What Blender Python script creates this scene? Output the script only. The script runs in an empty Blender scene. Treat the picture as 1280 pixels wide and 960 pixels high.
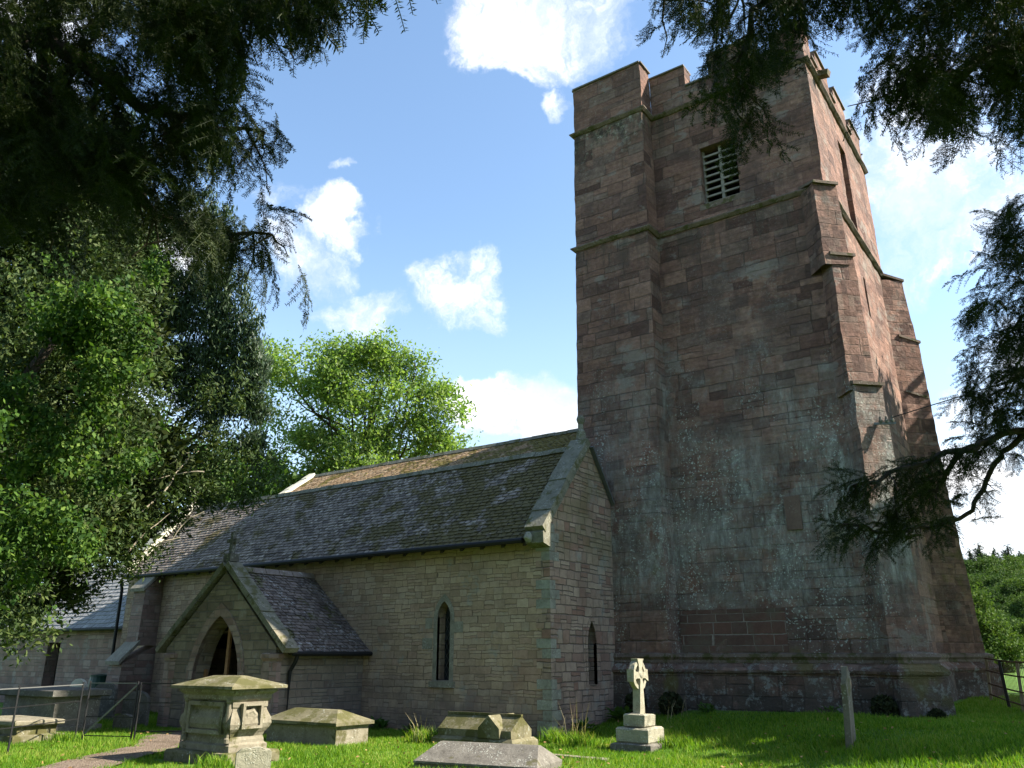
import bpy, bmesh, math, random
import numpy as np
from mathutils import Vector, noise, geometry, Matrix
random.seed(7)
rng = np.random.default_rng(11)
D = bpy.data
SC = bpy.context.scene
COL = SC.collection
R = math.radians

# ------------------------------------------------------------------ camera
EYE = np.array([0.0, 0.0, 1.6])
PITCH, YAW, FPX = R(18.35), R(35.1), 1025.0
FW = np.array([-math.sin(YAW) * math.cos(PITCH), math.cos(YAW) * math.cos(PITCH), math.sin(PITCH)])
RT = np.array([math.cos(YAW), math.sin(YAW), 0.0])
UP = np.cross(RT, FW)
cam = D.cameras.new('camera')
cam.sensor_width = 36.0
cam.lens = 36.0 * FPX / 1280.0
cam.clip_start = 0.05
cam.clip_end = 3000
co = D.objects.new('camera', cam)
COL.objects.link(co)
co.location = EYE
co.rotation_euler = (math.pi / 2 + PITCH, 0, YAW)
SC.camera = co

# ------------------------------------------------------------------ light
SUN_EL, SUN_AZ = R(41), R(28.9)          # azimuth from +X towards +Y
SUNV = Vector((math.cos(SUN_AZ) * math.cos(SUN_EL), math.sin(SUN_AZ) * math.cos(SUN_EL), math.sin(SUN_EL)))
sl = D.lights.new('sun', 'SUN')
sl.energy = 5.0
sl.angle = R(0.55)
sl.color = (1.0, 0.93, 0.80)
so = D.objects.new('sun', sl)
COL.objects.link(so)
so.rotation_euler = (-SUNV).to_track_quat('-Z', 'Y').to_euler()
so.location = (30, 20, 40)
SC.view_settings.view_transform = 'Standard'
SC.view_settings.look = 'None'
SC.view_settings.gamma = 1
SC.view_settings.exposure = 1.65
SC.cycles.max_bounces = 6
SC.cycles.diffuse_bounces = 3
SC.cycles.transparent_max_bounces = 6
SC.cycles.use_denoising = True


# ------------------------------------------------------------------ node helper
class NT:
    def __init__(s, tree):
        s.t = tree

    def node(s, typ, **kw):
        n = s.t.nodes.new(typ)
        for k, v in kw.items():
            setattr(n, k, v)
        return n

    def put(s, sock, v):
        if v is None:
            return
        if hasattr(v, 'is_output') or isinstance(v, bpy.types.NodeSocket):
            s.t.links.new(v, sock)
        else:
            sock.default_value = v

    def m(s, op, a, b=None, c=None, clamp=False):
        n = s.node('ShaderNodeMath', operation=op, use_clamp=clamp)
        for i, v in enumerate((a, b, c)):
            s.put(n.inputs[i], v)
        return n.outputs[0]

    def vm(s, op, a, b=None, scale=None):
        n = s.node('ShaderNodeVectorMath', operation=op)
        s.put(n.inputs[0], a)
        s.put(n.inputs[1], b)
        if scale is not None:
            s.put(n.inputs['Scale'], scale)
        return n.outputs['Value'] if op in ('DOT_PRODUCT', 'LENGTH') else n.outputs[0]

    def noise(s, vec, scale, detail=4, rough=0.55, color=False, dist=0.0):
        n = s.node('ShaderNodeTexNoise')
        s.put(n.inputs['Vector'], vec)
        n.inputs['Scale'].default_value = scale
        n.inputs['Detail'].default_value = detail
        n.inputs['Roughness'].default_value = rough
        n.inputs['Distortion'].default_value = dist
        return n.outputs['Color'] if color else n.outputs[0]

    def voro(s, vec, scale, feature='F1', out='Distance', rnd=1.0):
        n = s.node('ShaderNodeTexVoronoi', feature=feature)
        s.put(n.inputs['Vector'], vec)
        n.inputs['Scale'].default_value = scale
        n.inputs['Randomness'].default_value = rnd
        return n.outputs[out]

    def mr(s, v, f0, f1, t0=0.0, t1=1.0, smooth=True):
        n = s.node('ShaderNodeMapRange')
        n.interpolation_type = 'SMOOTHSTEP' if smooth else 'LINEAR'
        s.put(n.inputs[0], v)
        for i, x in enumerate((f0, f1, t0, t1)):
            s.put(n.inputs[i + 1], x)
        return n.outputs[0]

    def ramp(s, fac, stops, const=False):
        n = s.node('ShaderNodeValToRGB')
        cr = n.color_ramp
        cr.interpolation = 'CONSTANT' if const else 'LINEAR'
        while len(cr.elements) < len(stops):
            cr.elements.new(0.5)
        for e, (p, c) in zip(cr.elements, stops):
            e.position = p
            e.color = (*c, 1)
        s.put(n.inputs[0], fac)
        return n.outputs[0]

    def mix(s, fac, a, b, blend='MIX'):
        n = s.node('ShaderNodeMix', data_type='RGBA', blend_type=blend)
        s.put(n.inputs[0], fac)
        for i, v in ((6, a), (7, b)):
            if isinstance(v, tuple) and len(v) == 3:
                v = (*v, 1)
            s.put(n.inputs[i], v)
        return n.outputs[2]

    def sep(s, v):
        n = s.node('ShaderNodeSeparateXYZ')
        s.put(n.inputs[0], v)
        return n.outputs

    def comb(s, x, y, z=0.0):
        n = s.node('ShaderNodeCombineXYZ')
        for i, v in enumerate((x, y, z)):
            s.put(n.inputs[i], v)
        return n.outputs[0]

    def white(s, vec):
        n = s.node('ShaderNodeTexWhiteNoise', noise_dimensions='3D')
        s.put(n.inputs[0], vec)
        return n.outputs


def material(name):
    m = D.materials.new(name)
    m.use_nodes = True
    nt = NT(m.node_tree)
    bsdf = m.node_tree.nodes['Principled BSDF']
    bsdf.inputs['Specular IOR Level'].default_value = 0.25
    return m, nt, bsdf


# ------------------------------------------------------------------ sky
w = D.worlds.new('World')
SC.world = w
w.use_nodes = True
nt = NT(w.node_tree)
bg = w.node_tree.nodes['Background']
sky = nt.node('ShaderNodeTexSky', sky_type='NISHITA')
sky.sun_disc = False
sky.sun_elevation = SUN_EL
sky.sun_rotation = math.pi / 2 - SUN_AZ
sky.air_density = 1.0
sky.dust_density = 0.6
sky.ozone_density = 2.0
dirv = nt.node('ShaderNodeTexCoord').outputs['Generated']
# cloud banks given as compass heading / elevation in degrees: (dx right of view, height) sizes in radians
def pix_dir(x, y):
    d = FW + RT * (x - 640) / FPX - UP * (y - 480) / FPX
    return d / np.linalg.norm(d)
wn = nt.noise(dirv, 7.0, 6, 0.6, color=True)
wv = nt.vm('SCALE', nt.vm('SUBTRACT', wn, (0.5, 0.5, 0.5)), scale=0.17)
dd = nt.vm('ADD', dirv, wv)
CLOUDS = [  # heading px, elevation px, half width, half height, weight
    (655, 22, 120, 62, 1.35), (750, 15, 75, 55, 1.05), (690, 110, 32, 24, .8), (610, 10, 50, 30, .7),
    (372, 330, 62, 45, 1.1), (420, 285, 45, 38, 1.0), (440, 390, 50, 32, .95), (345, 260, 40, 26, .5),
    (560, 362, 75, 40, 1.0), (598, 390, 30, 18, .9), (430, 215, 16, 14, .5),
    (665, 500, 85, 52, 1.35), (600, 515, 55, 45, 1.2), (700, 560, 80, 60, 1.3),
    (1150, 230, 150, 130, 1.15), (1240, 260, 110, 110, 1.1), (1195, 312, 50, 20, .9), (1215, 500, 55, 45, 1.0), (1200, 600, 110, 70, 1.15), (1260, 470, 70, 50, .8),
    (20, 25, 70, 60, 1.1), (40, 110, 60, 50, .8), (230, 330, 50, 60, 1.0), (120, 500, 120, 70, .9), (1300, 680, 120, 50, 1.1), (1120, 130, 70, 60, .6),
    (1400, 200, 160, 90, .9), (-200, 300, 160, 100, .9), (700, -250, 220, 90, .9), (200, -300, 200, 90, .8), (1300, -300, 200, 100, .8),
]
acc = None
for px, py, sx, sy, wt in CLOUDS:
    c = pix_dir(px, py)
    rr = np.cross(c, (0, 0, 1)); rr /= np.linalg.norm(rr)
    uu = np.cross(rr, c)
    dist = np.linalg.norm(np.array([(px - 640) / FPX, (py - 480) / FPX, 1]))
    a = nt.m('MULTIPLY', nt.vm('DOT_PRODUCT', dd, tuple(rr)), FPX * dist / sx / 1.15)
    b = nt.m('MULTIPLY', nt.vm('DOT_PRODUCT', dd, tuple(uu)), FPX * dist / sy / 1.15)
    r2 = nt.m('ADD', nt.m('MULTIPLY', a, a), nt.m('MULTIPLY', b, b))
    e = nt.m('MULTIPLY', nt.m('SUBTRACT', 1.0, r2), wt)
    front = nt.m('GREATER_THAN', nt.vm('DOT_PRODUCT', dd, tuple(c)), 0.3)
    e = nt.m('MULTIPLY', nt.m('MAXIMUM', e, 0.0), front)
    acc = e if acc is None else nt.m('MAXIMUM', acc, e)
# scattered clouds for the rest of the dome (behind the viewer)
behind = nt.mr(nt.vm('DOT_PRODUCT', dirv, tuple(FW)), 0.45, -0.1)
sc_n = nt.m('MULTIPLY', nt.mr(nt.noise(dd, 2.2, 4, 0.55), 0.55, 0.8, 0., .6), behind)
acc = nt.m('MAXIMUM', acc, sc_n)
fine = nt.m('ADD', nt.m('MULTIPLY', nt.noise(dd, 8.5, 8, 0.62), .62), nt.m('MULTIPLY', nt.noise(dd, 26.0, 6, 0.65), .38))
dens = nt.m('ADD', acc, nt.m('MULTIPLY', nt.m('SUBTRACT', fine, 0.52), 3.6))
gate = nt.mr(acc, 0.0, 0.4)
cl = nt.m('MULTIPLY', nt.mr(dens, -0.05, 1.35), gate)
shade = nt.noise(dd, 4.5, 3, 0.5)
ccol = nt.mix(nt.mr(nt.m('ADD', shade, nt.m('MULTIPLY', nt.m('SUBTRACT', fine, .5), 1.2)), 0.35, 0.62), (6.0, 6.7, 7.8, 1), (9.8, 9.8, 9.9, 1))
el = nt.sep(dirv)[2]
hz = nt.mr(el, 0.02, 0.5, 0.7, 0.0)
base = nt.mix(1.0, sky.outputs[0], (2.05, 2.1, 2.0), 'MULTIPLY')
base = nt.mix(hz, base, (5.6, 7.0, 8.6))
skyc = nt.mix(cl, base, ccol)
nt.put(bg.inputs[0], skyc)
bg.inputs[1].default_value = 0.052


# ------------------------------------------------------------------ mesh building
def tag(o, label=None, cat=None, group=None, kind=None):
    if label: o['label'] = label
    if cat: o['category'] = cat
    if group: o['group'] = group
    if kind: o['kind'] = kind
    return o


def thing(name, label, cat, loc=(0, 0, 0), group=None, rz=0.0):
    o = D.objects.new(name, None)
    o.empty_display_size = 0.2
    COL.objects.link(o)
    o.location = loc
    o.rotation_euler = (0, 0, rz)
    return tag(o, label, cat, group)


def link(name, me, parent=None, world=True):
    o = D.objects.new(name, me)
    COL.objects.link(o)
    if parent is not None:
        o.parent = parent
        if world:   # geometry is given in world space: cancel the chain of parents
            mw = Matrix.Identity(4)
            p = parent
            chain = []
            while p is not None:
                chain.append(p); p = p.parent
            for p in reversed(chain):
                mw = mw @ p.matrix_parent_inverse @ Matrix.LocRotScale(p.location, p.rotation_euler, p.scale)
            o.matrix_parent_inverse = mw.inverted()
    return o


class MB:
    """collects polygons; build() links them as ONE mesh object with metre-scaled UVs"""
    def __init__(s):
        s.v, s.f, s.smooth = [], [], False

    def poly(s, pts):
        i = len(s.v)
        s.v.extend([tuple(p) for p in pts])
        s.f.append(tuple(range(i, i + len(pts))))

    def box(s, a, b, jig=0.0):
        x0, y0, z0 = a; x1, y1, z1 = b
        P = [Vector(p) for p in ((x0, y0, z0), (x1, y0, z0), (x1, y1, z0), (x0, y1, z0), (x0, y0, z1), (x1, y0, z1), (x1, y1, z1), (x0, y1, z1))]
        if jig:
            P = [p + Vector((random.uniform(-jig, jig), random.uniform(-jig, jig), random.uniform(-jig, jig))) for p in P]
        s.hexa(P)

    def hexa(s, P):
        for q in ((0, 3, 2, 1), (4, 5, 6, 7), (0, 1, 5, 4), (1, 2, 6, 5), (2, 3, 7, 6), (3, 0, 4, 7)):
            s.poly([P[k] for k in q])

    def bar(s, p, q, wd, ht=None, up=(0, 0, 1)):
        ht = ht or wd
        p, q = Vector(p), Vector(q)
        d = (q - p).normalized()
        sd = d.cross(Vector(up))
        if sd.length < 1e-4: sd = d.cross(Vector((0, 1, 0)))
        sd.normalize(); u = sd.cross(d)
        sd *= wd / 2; u *= ht / 2
        s.hexa([p - sd - u, p + sd - u, q + sd - u, q - sd - u, p - sd + u, p + sd + u, q + sd + u, q - sd + u])

    def tube(s, pts, radii, n=7):
        pts = [Vector(p) for p in pts]
        rings = []
        for i, p in enumerate(pts):
            d = (pts[min(i + 1, len(pts) - 1)] - pts[max(i - 1, 0)]).normalized()
            a = d.cross(Vector((0, 0, 1)))
            if a.length < 0.05: a = d.cross(Vector((1, 0, 0)))
            a.normalize(); b = d.cross(a)
            r = radii[i] if hasattr(radii, '__len__') else radii
            rings.append([p + (a * math.cos(t) + b * math.sin(t)) * r for t in (2 * math.pi * k / n for k in range(n))])
        for r0, r1 in zip(rings, rings[1:]):
            for k in range(n):
                s.poly([r0[k], r1[k], r1[(k + 1) % n], r0[(k + 1) % n]])
        s.poly(rings[0]); s.poly(rings[-1][::-1])

    def loft(s, rings, cap=True, closed=True):
        n = len(rings[0])
        for r0, r1 in zip(rings, rings[1:]):
            for k in range(n if closed else n - 1):
                s.poly([r0[k], r0[(k + 1) % n], r1[(k + 1) % n], r1[k]])
        if cap:
            s.poly(rings[0][::-1]); s.poly(rings[-1])

    def slab(s, outer, holes, fn, depth):
        """2D polygon with holes, fn(u,v,d)->3D; d=0 front, d=depth back"""
        loops = [outer] + list(holes)
        flat = [p for l in loops for p in l]
        tris = geometry.tessellate_polygon([[Vector((p[0], p[1], 0)) for p in l] for l in loops])
        for t in tris:
            a, b, c = (flat[k] for k in t)
            if (b[0] - a[0]) * (c[1] - a[1]) - (b[1] - a[1]) * (c[0] - a[0]) < 0: b, c = c, b
            s.poly([fn(*a, 0), fn(*b, 0), fn(*c, 0)])
            s.poly([fn(*a, depth), fn(*c, depth), fn(*b, depth)])
        for li, l in enumerate(loops):
            ar = sum(l[k][0] * l[(k + 1) % len(l)][1] - l[(k + 1) % len(l)][0] * l[k][1] for k in range(len(l)))
            ccw = (ar > 0) == (li == 0)
            for k in range(len(l)):
                p, q = l[k], l[(k + 1) % len(l)]
                if not ccw: p, q = q, p
                s.poly([fn(*p, 0), fn(*p, depth), fn(*q, depth), fn(*q, 0)])

    def patch(s, a, b, c, d, cell=0.16):
        """bilinear grid a-b-c-d (a->b along, a->d up)"""
        a, b, c, d = map(Vector, (a, b, c, d))
        nu = max(1, round(max((b - a).length, (c - d).length) / cell))
        nv = max(1, round(max((d - a).length, (c - b).length) / cell))
        base = len(s.v)
        for j in range(nv + 1):
            for i in range(nu + 1):
                u, v = i / nu, j / nv
                s.v.append(tuple((a * (1 - u) + b * u) * (1 - v) + (d * (1 - u) + c * u) * v))
        for j in range(nv):
            for i in range(nu):
                k = base + j * (nu + 1) + i
                s.f.append((k, k + 1, k + nu + 2, k + nu + 1))

    def rough(s, amp=0.015, sc=3.0, a2=0.01, sc2=8.0):
        for i, p in enumerate(s.v):
            p = Vector(p)
            s.v[i] = tuple(p + noise.noise_vector(p * sc) * amp + noise.noise_vector(p * sc2) * a2)

    def build(s, name, mat, parent=None, smooth=False, world=True, merge=False):
        me = D.meshes.new(name)
        me.from_pydata(s.v, [], s.f)
        me.update()
        nf = len(me.polygons)
        nrm = np.zeros(nf * 3); me.polygons.foreach_get('normal', nrm); nrm = nrm.reshape(-1, 3)
        vi = np.zeros(len(me.loops), dtype=np.int32); me.loops.foreach_get('vertex_index', vi)
        tot = np.zeros(nf, dtype=np.int32); me.polygons.foreach_get('loop_total', tot)
        fl = np.repeat(np.arange(nf), tot)
        # snap the normals a little so a rough patch keeps one frame
        N = np.round(nrm * 5) / 5
        h = np.hypot(N[:, 0], N[:, 1])
        flat = h < 0.3
        t = np.stack([-N[:, 1], N[:, 0], np.zeros(nf)], 1) / np.maximum(h, 1e-6)[:, None]
        t[flat] = (1, 0, 0)
        b = np.cross(nrm, t)
        b[np.abs(nrm[:, 2]) < 0.3] = (0, 0, 1)
        co_ = np.array(s.v)[vi]
        uv = np.stack([(co_ * t[fl]).sum(1), (co_ * b[fl]).sum(1)], 1)
        lay = me.uv_layers.new(name='UVMap')
        lay.data.foreach_set('uv', uv.astype(np.float32).ravel())
        if merge:
            bm = bmesh.new(); bm.from_mesh(me)
            bmesh.ops.remove_doubles(bm, verts=bm.verts, dist=0.0005)
            bm.to_mesh(me); bm.free()
        if smooth:
            me.polygons.foreach_set('use_smooth', np.ones(len(me.polygons), dtype=bool))
        me.materials.append(mat)
        return link(name, me, parent, world)


def np_mesh(name, V, k, mat, parent=None, world=True, F=None):
    """V (n,3); consecutive groups of k vertices are faces unless F given"""
    V = np.asarray(V, dtype=np.float32).reshape(-1, 3)
    me = D.meshes.new(name)
    nf = len(V) // k if F is None else len(F)
    idx = np.arange(nf * k, dtype=np.int32) if F is None else np.asarray(F, dtype=np.int32).ravel()
    me.vertices.add(len(V)); me.vertices.foreach_set('co', V.ravel())
    me.loops.add(nf * k); me.loops.foreach_set('vertex_index', idx)
    me.polygons.add(nf)
    me.polygons.foreach_set('loop_start', np.arange(0, nf * k, k, dtype=np.int32))
    me.polygons.foreach_set('loop_total', np.full(nf, k, dtype=np.int32))
    me.update(calc_edges=True)
    me.materials.append(mat)
    return link(name, me, parent, world)


def pix(x, y, d):
    """a place in the world, from a heading read off the photo and a real distance"""
    r = pix_dir(x, y)
    return EYE + r * d / (r @ FW)


# ------------------------------------------------------------------ materials
def masonry(name, cols, mort, h, wd, mw, wob=0.02, bump=0.5, split=0.3, extra=None, rough=0.9, fade=None, grain=0.35, depth=0.02, worn=None):
    """coursed stone from metre UVs: irregular course heights, block widths and split blocks"""
    m, nt, bs = material(name)
    uv = nt.node('ShaderNodeTexCoord').outputs['UV']
    ob = nt.node('ShaderNodeNewGeometry').outputs['Position']
    wn = nt.vm('SCALE', nt.vm('SUBTRACT', nt.noise(ob, 2.6, 4, 0.65, color=True), (.5, .5, .5)), scale=wob * 2)
    u, v, _ = nt.sep(nt.vm('ADD', uv, wn))
    vw = nt.noise(nt.comb(0.0, v, 3.7), 0.9 / h * 0.45, 1, 0.5)
    v2 = nt.m('ADD', nt.m('DIVIDE', v, h), nt.m('MULTIPLY', vw, 1.5))
    row = nt.m('FLOOR', v2); fv = nt.m('FRACT', v2)
    rr = nt.white(nt.comb(row, 5.0, 1.0))[0]
    us = nt.m('DIVIDE', u, nt.m('MULTIPLY', wd, nt.m('ADD', 0.65, nt.m('MULTIPLY', rr, 0.8))))
    us = nt.m('ADD', us, nt.m('MULTIPLY', rr, 37.3))
    us = nt.m('ADD', us, nt.m('MULTIPLY', nt.noise(nt.comb(us, nt.m('MULTIPLY', row, 9.1), 0.0), 0.7, 1), 1.3))
    colm = nt.m('FLOOR', us); fu = nt.m('FRACT', us)
    r1 = nt.white(nt.comb(colm, row, 2.0))
    sp = nt.m('LESS_THAN', r1[0], split)
    fv2 = nt.m('MULTIPLY', fv, 2.0)
    sub = nt.m('FLOOR', fv2)
    fvs = nt.m('ADD', nt.m('MULTIPLY', nt.m('FRACT', fv2), sp), nt.m('MULTIPLY', fv, nt.m('SUBTRACT', 1.0, sp)))
    hh = nt.m('MULTIPLY', h, nt.m('SUBTRACT', 1.0, nt.m('MULTIPLY', sp, 0.5)))
    r2 = nt.white(nt.comb(colm, row, nt.m('MULTIPLY', sub, sp)))
    du = nt.m('MULTIPLY', nt.m('MINIMUM', fu, nt.m('SUBTRACT', 1.0, fu)), wd)
    dv = nt.m('MULTIPLY', nt.m('MINIMUM', fvs, nt.m('SUBTRACT', 1.0, fvs)), hh)
    en = nt.m('ADD', nt.m('MINIMUM', du, dv), nt.m('MULTIPLY', nt.m('SUBTRACT', nt.noise(ob, 14, 3), 0.5), mw * 1.4))
    mortar = nt.mr(en, mw * 0.25, mw * 1.1, 1.0, 0.0)
    if fade is not None:   # worn / plastered areas where joints hardly show
        mortar = nt.m('MULTIPLY', mortar, nt.mr(nt.noise(ob, 0.55, 4, 0.6), fade[0], fade[1], 1.0, 0.12))
    if worn is not None:   # rendered / encrusted below a wavering height
        zz_ = nt.m('ADD', nt.sep(ob)[2], nt.m('MULTIPLY', nt.m('SUBTRACT', nt.noise(ob, 0.5, 4, .6), .5), 7.0))
        mortar = nt.m('MULTIPLY', mortar, nt.m('MAXIMUM', nt.mr(zz_, worn[0], worn[1], .38, 1.0), nt.mr(zz_, 2.4, 1.2)))
    n = len(cols)
    col = nt.ramp(r2[0], [((i + 0.5) / n, c) for i, c in enumerate(cols)])
    g1 = nt.noise(ob, 9, 6, 0.65)
    g2 = nt.noise(ob, 1.3, 5, 0.6)
    g3 = nt.noise(nt.vm('MULTIPLY', ob, (1, 1, 3.2)), 22, 4, 0.7)
    col = nt.mix(nt.mr(g1, 0.3, 0.7, 0.0, grain), col, nt.mix(1.0, col, (.45, .43, .42), 'MULTIPLY'))
    col = nt.mix(nt.mr(g3, 0.45, 0.7, 0.0, grain * .8), col, nt.mix(1.0, col, (1.5, 1.45, 1.4), 'MULTIPLY'))
    col = nt.mix(nt.mr(g2, 0.42, 0.7, 0.0, 0.45), col, nt.mix(1.0, col, (.55, .53, .52), 'MULTIPLY'))
    col = nt.mix(mortar, col, mort)
    if extra:
        col = extra(nt, col, ob, g1)
    nt.put(bs.inputs['Base Color'], col)
    bs.inputs['Roughness'].default_value = rough
    hgt = nt.m('ADD', nt.m('MULTIPLY', mortar, -1.0), nt.m('ADD', nt.m('MULTIPLY', g1, 0.7), nt.m('MULTIPLY', g3, 0.35)))
    hgt = nt.m('ADD', hgt, nt.m('MULTIPLY', r2[0], 0.5))
    bp = nt.node('ShaderNodeBump')
    bp.inputs['Strength'].default_value = bump
    bp.inputs['Distance'].default_value = depth
    nt.put(bp.inputs['Height'], hgt)
    nt.put(bs.inputs['Normal'], bp.outputs[0])
    return m


def lichen(nt, col, ob, amount, c, sc, lo, hi):
    n = nt.noise(ob, sc, 6, 0.72)
    return nt.mix(nt.m('MULTIPLY', nt.mr(n, lo, hi), amount), col, c)


def tower_extra(nt, col, ob, g1):
    x, y, z = nt.sep(ob)
    # laminated bedding of the sandstone
    lam = nt.noise(nt.vm('MULTIPLY', ob, (.8, .8, 9.0)), 1.6, 4, 0.7)
    col = nt.mix(nt.mr(lam, .42, .62, 0., .5), col, nt.mix(1.0, col, (.55, .52, .52), 'MULTIPLY'))
    # pale grey blocks and patches higher up
    pk = nt.noise(nt.vm('MULTIPLY', ob, (1, 1, 1.7)), 0.95, 5, 0.65)
    col = nt.mix(nt.m('MULTIPLY', nt.mr(pk, 0.57, 0.63), 0.6), col, (.23, .20, .17))
    dkp = nt.noise(nt.vm('ADD', ob, (31, 7, 3)), 0.8, 5, 0.65)
    col = nt.mix(nt.m('MULTIPLY', nt.mr(dkp, 0.52, 0.64), 0.6), col, (.075, .048, .040))
    # weathered lime and grey-green lichen over the lower half
    big = nt.noise(ob, 0.45, 5, 0.62)
    low = nt.mr(nt.m('ADD', z, nt.m('MULTIPLY', nt.m('SUBTRACT', big, 0.5), 12.0)), 4.0, 9.5, 1.0, 0.0)
    low = nt.m('MULTIPLY', low, nt.mr(nt.noise(nt.vm('MULTIPLY', ob, (1, 1, .4)), 2.2, 7, 0.72), 0.34, 0.52))
    low = nt.m('MULTIPLY', nt.m('MULTIPLY', low, nt.mr(nt.m('ADD', z, nt.m('MULTIPLY', nt.noise(ob, 1.5, 4), .8)), 2.7, 3.6, .22, 1.)), nt.mr(y, 18.9, 19.8, 1., .12))
    col = nt.mix(nt.m('MULTIPLY', low, nt.mr(nt.noise(ob, 1.1, 5, .7), .36, .62, .35, .88)), col, nt.ramp(nt.noise(nt.vm('MULTIPLY', ob, (1, 1, .28)), 6, 7, .8), [(0.34, (.11, .098, .082)), (0.5, (.22, .212, .185)), (0.64, (.40, .405, .36))]))
    # white crust lichen speckle
    sp = nt.voro(nt.vm('ADD', ob, nt.vm('SCALE', nt.noise(ob, 9, 3, color=True), scale=.2)), 15.0)
    spm = nt.m('MULTIPLY', nt.mr(nt.m('ADD', sp, nt.m('MULTIPLY', nt.noise(ob, 30, 3, .7), .35)), 0.38, 0.54, 1.0, 0.0), nt.mr(nt.noise(nt.vm('MULTIPLY', ob, (1, 1, .5)), 1.0, 6, 0.75), 0.46, 0.58))
    spm = nt.m('MULTIPLY', nt.m('MULTIPLY', spm, nt.mr(z, 9.5, 6.0, 0.15, 1.0)), nt.mr(y, 18.9, 19.8, 1., .1))
    col = nt.mix(nt.m('MULTIPLY', spm, .85), col, (.44, .46, .40))
    # dark growth low down and under the parapet
    dk = nt.m('MULTIPLY', nt.mr(z, 0.7, 1.7, 1.0, 0.0), nt.mr(nt.noise(ob, 1.7, 5, .65), 0.3, 0.5))
    col = nt.mix(nt.m('MULTIPLY', dk, 0.75), col, (.045, .042, .034))
    wl = nt.m('MULTIPLY', nt.mr(nt.noise(ob, 4.6, 7, .78), 0.53, 0.60), nt.mr(z, 1.7, 1.45, 0.0, 1.0))
    col = nt.mix(nt.m('MULTIPLY', wl, .6), col, (.27, .275, .245))
    tp = nt.m('MULTIPLY', nt.mr(z, 14.6, 15.9), nt.mr(z, 16.3, 16.2))
    tp = nt.m('MULTIPLY', tp, nt.mr(nt.noise(nt.vm('MULTIPLY', ob, (1, 1, .5)), 2.4, 6, .75), .44, .56))
    tp = nt.m('MULTIPLY', tp, nt.mr(x, -7.5, -9.0))
    col = nt.mix(nt.m('MULTIPLY', tp, .8), col, nt.ramp(nt.noise(ob, 6, 4, .7), [(.45, (.025, .022, .018)), (.56, (.14, .13, .08)), (.64, (.40, .39, .34))]))
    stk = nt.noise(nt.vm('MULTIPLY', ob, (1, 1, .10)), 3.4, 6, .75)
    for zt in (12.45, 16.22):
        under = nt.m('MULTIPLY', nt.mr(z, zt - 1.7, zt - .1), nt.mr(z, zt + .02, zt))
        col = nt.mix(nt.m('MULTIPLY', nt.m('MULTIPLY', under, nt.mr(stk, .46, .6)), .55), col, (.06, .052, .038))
    # green-yellow algae
    col = nt.mix(nt.m('MULTIPLY', nt.m('MULTIPLY', nt.mr(nt.noise(ob, .8, 4), .60, .70), nt.mr(z, 6, 4.5, 0., 1.)), .6), col, (.11, .10, .02))
    return col


def nave_extra(nt, col, ob, g1):
    x, y, z = nt.sep(ob)
    col = nt.mix(nt.m('MULTIPLY', nt.mr(nt.noise(ob, 1.4, 6, .7), .56, .68), .6), col, (.25, .26, .235))
    dk = nt.m('MULTIPLY', nt.mr(z, 0.0, 1.6, 1.0, 0.0), nt.mr(nt.noise(ob, 1.3, 5), .35, .65))
    col = nt.mix(nt.m('MULTIPLY', dk, .6), col, (.10, .085, .085))
    col = nt.mix(nt.m('MULTIPLY', nt.mr(nt.noise(ob, .7, 3), .6, .7), .4), col, (.20, .11, .08))
    green = nt.m('MULTIPLY', nt.mr(z, 3.3, 4.2), nt.mr(nt.noise(ob, 1.1, 4), .35, .6))
    return nt.mix(nt.m('MULTIPLY', green, .5), col, (.13, .12, .05))


TOWER = masonry('red sandstone', [(0.122, 0.065, 0.049), (0.265, 0.145, 0.104), (0.170, 0.090, 0.068), (0.329, 0.190, 0.139), (0.222, 0.118, 0.087), (0.286, 0.171, 0.129), (0.143, 0.078, 0.061), (0.244, 0.162, 0.125)],
                (0.164, 0.110, 0.083), .36, .66, .010, wob=.035, bump=1.0, split=.3, extra=tower_extra, fade=(.44, .56), depth=.06, grain=.6, worn=(5.0, 7.5))
TOWER_LIT = TOWER
REDBAND = masonry('red ashlar repair', [(.13, .068, .052), (.155, .08, .06), (.105, .058, .045), (.14, .085, .066)], (.25, .21, .175), .225, .52, .012, bump=.7, split=.05, wob=.02, extra=lambda nt, c, ob, g: lichen(nt, c, ob, .55, (.12, .105, .075), 2.2, .48, .62))
NAVE = masonry('buff rubble', [(0.359, 0.259, 0.177), (0.419, 0.307, 0.211), (0.299, 0.212, 0.148), (0.389, 0.286, 0.205), (0.448, 0.341, 0.246), (0.344, 0.232, 0.169), (0.374, 0.286, 0.211)],
               (0.149, 0.105, 0.076), .15, .32, .008, wob=.05, bump=.55, split=.35, extra=nave_extra, depth=.022)
GABLE = masonry('gable rubble', [(0.299, 0.212, 0.162), (0.374, 0.280, 0.211), (0.254, 0.163, 0.127), (0.344, 0.252, 0.197), (0.404, 0.307, 0.233), (0.269, 0.158, 0.120)],
                (0.149, 0.117, 0.098), .20, .36, .013, wob=.045, bump=.9, split=.4, extra=nave_extra, depth=.022)
PORCH = masonry('grey brown rubble', [(0.180, 0.144, 0.108), (0.222, 0.186, 0.138), (0.150, 0.114, 0.086), (0.198, 0.156, 0.120), (0.252, 0.204, 0.156)],
                (0.132, 0.120, 0.102), .17, .36, .012, wob=.03, bump=.8, split=.3, extra=nave_extra, depth=.02)
CHANCEL = masonry('pink rubble', [(0.240, 0.156, 0.132), (0.288, 0.204, 0.168), (0.204, 0.132, 0.114), (0.312, 0.240, 0.204)], (0.168, 0.144, 0.120), .2, .42, .012, bump=.8, split=.3, extra=nave_extra, depth=.02)


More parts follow.
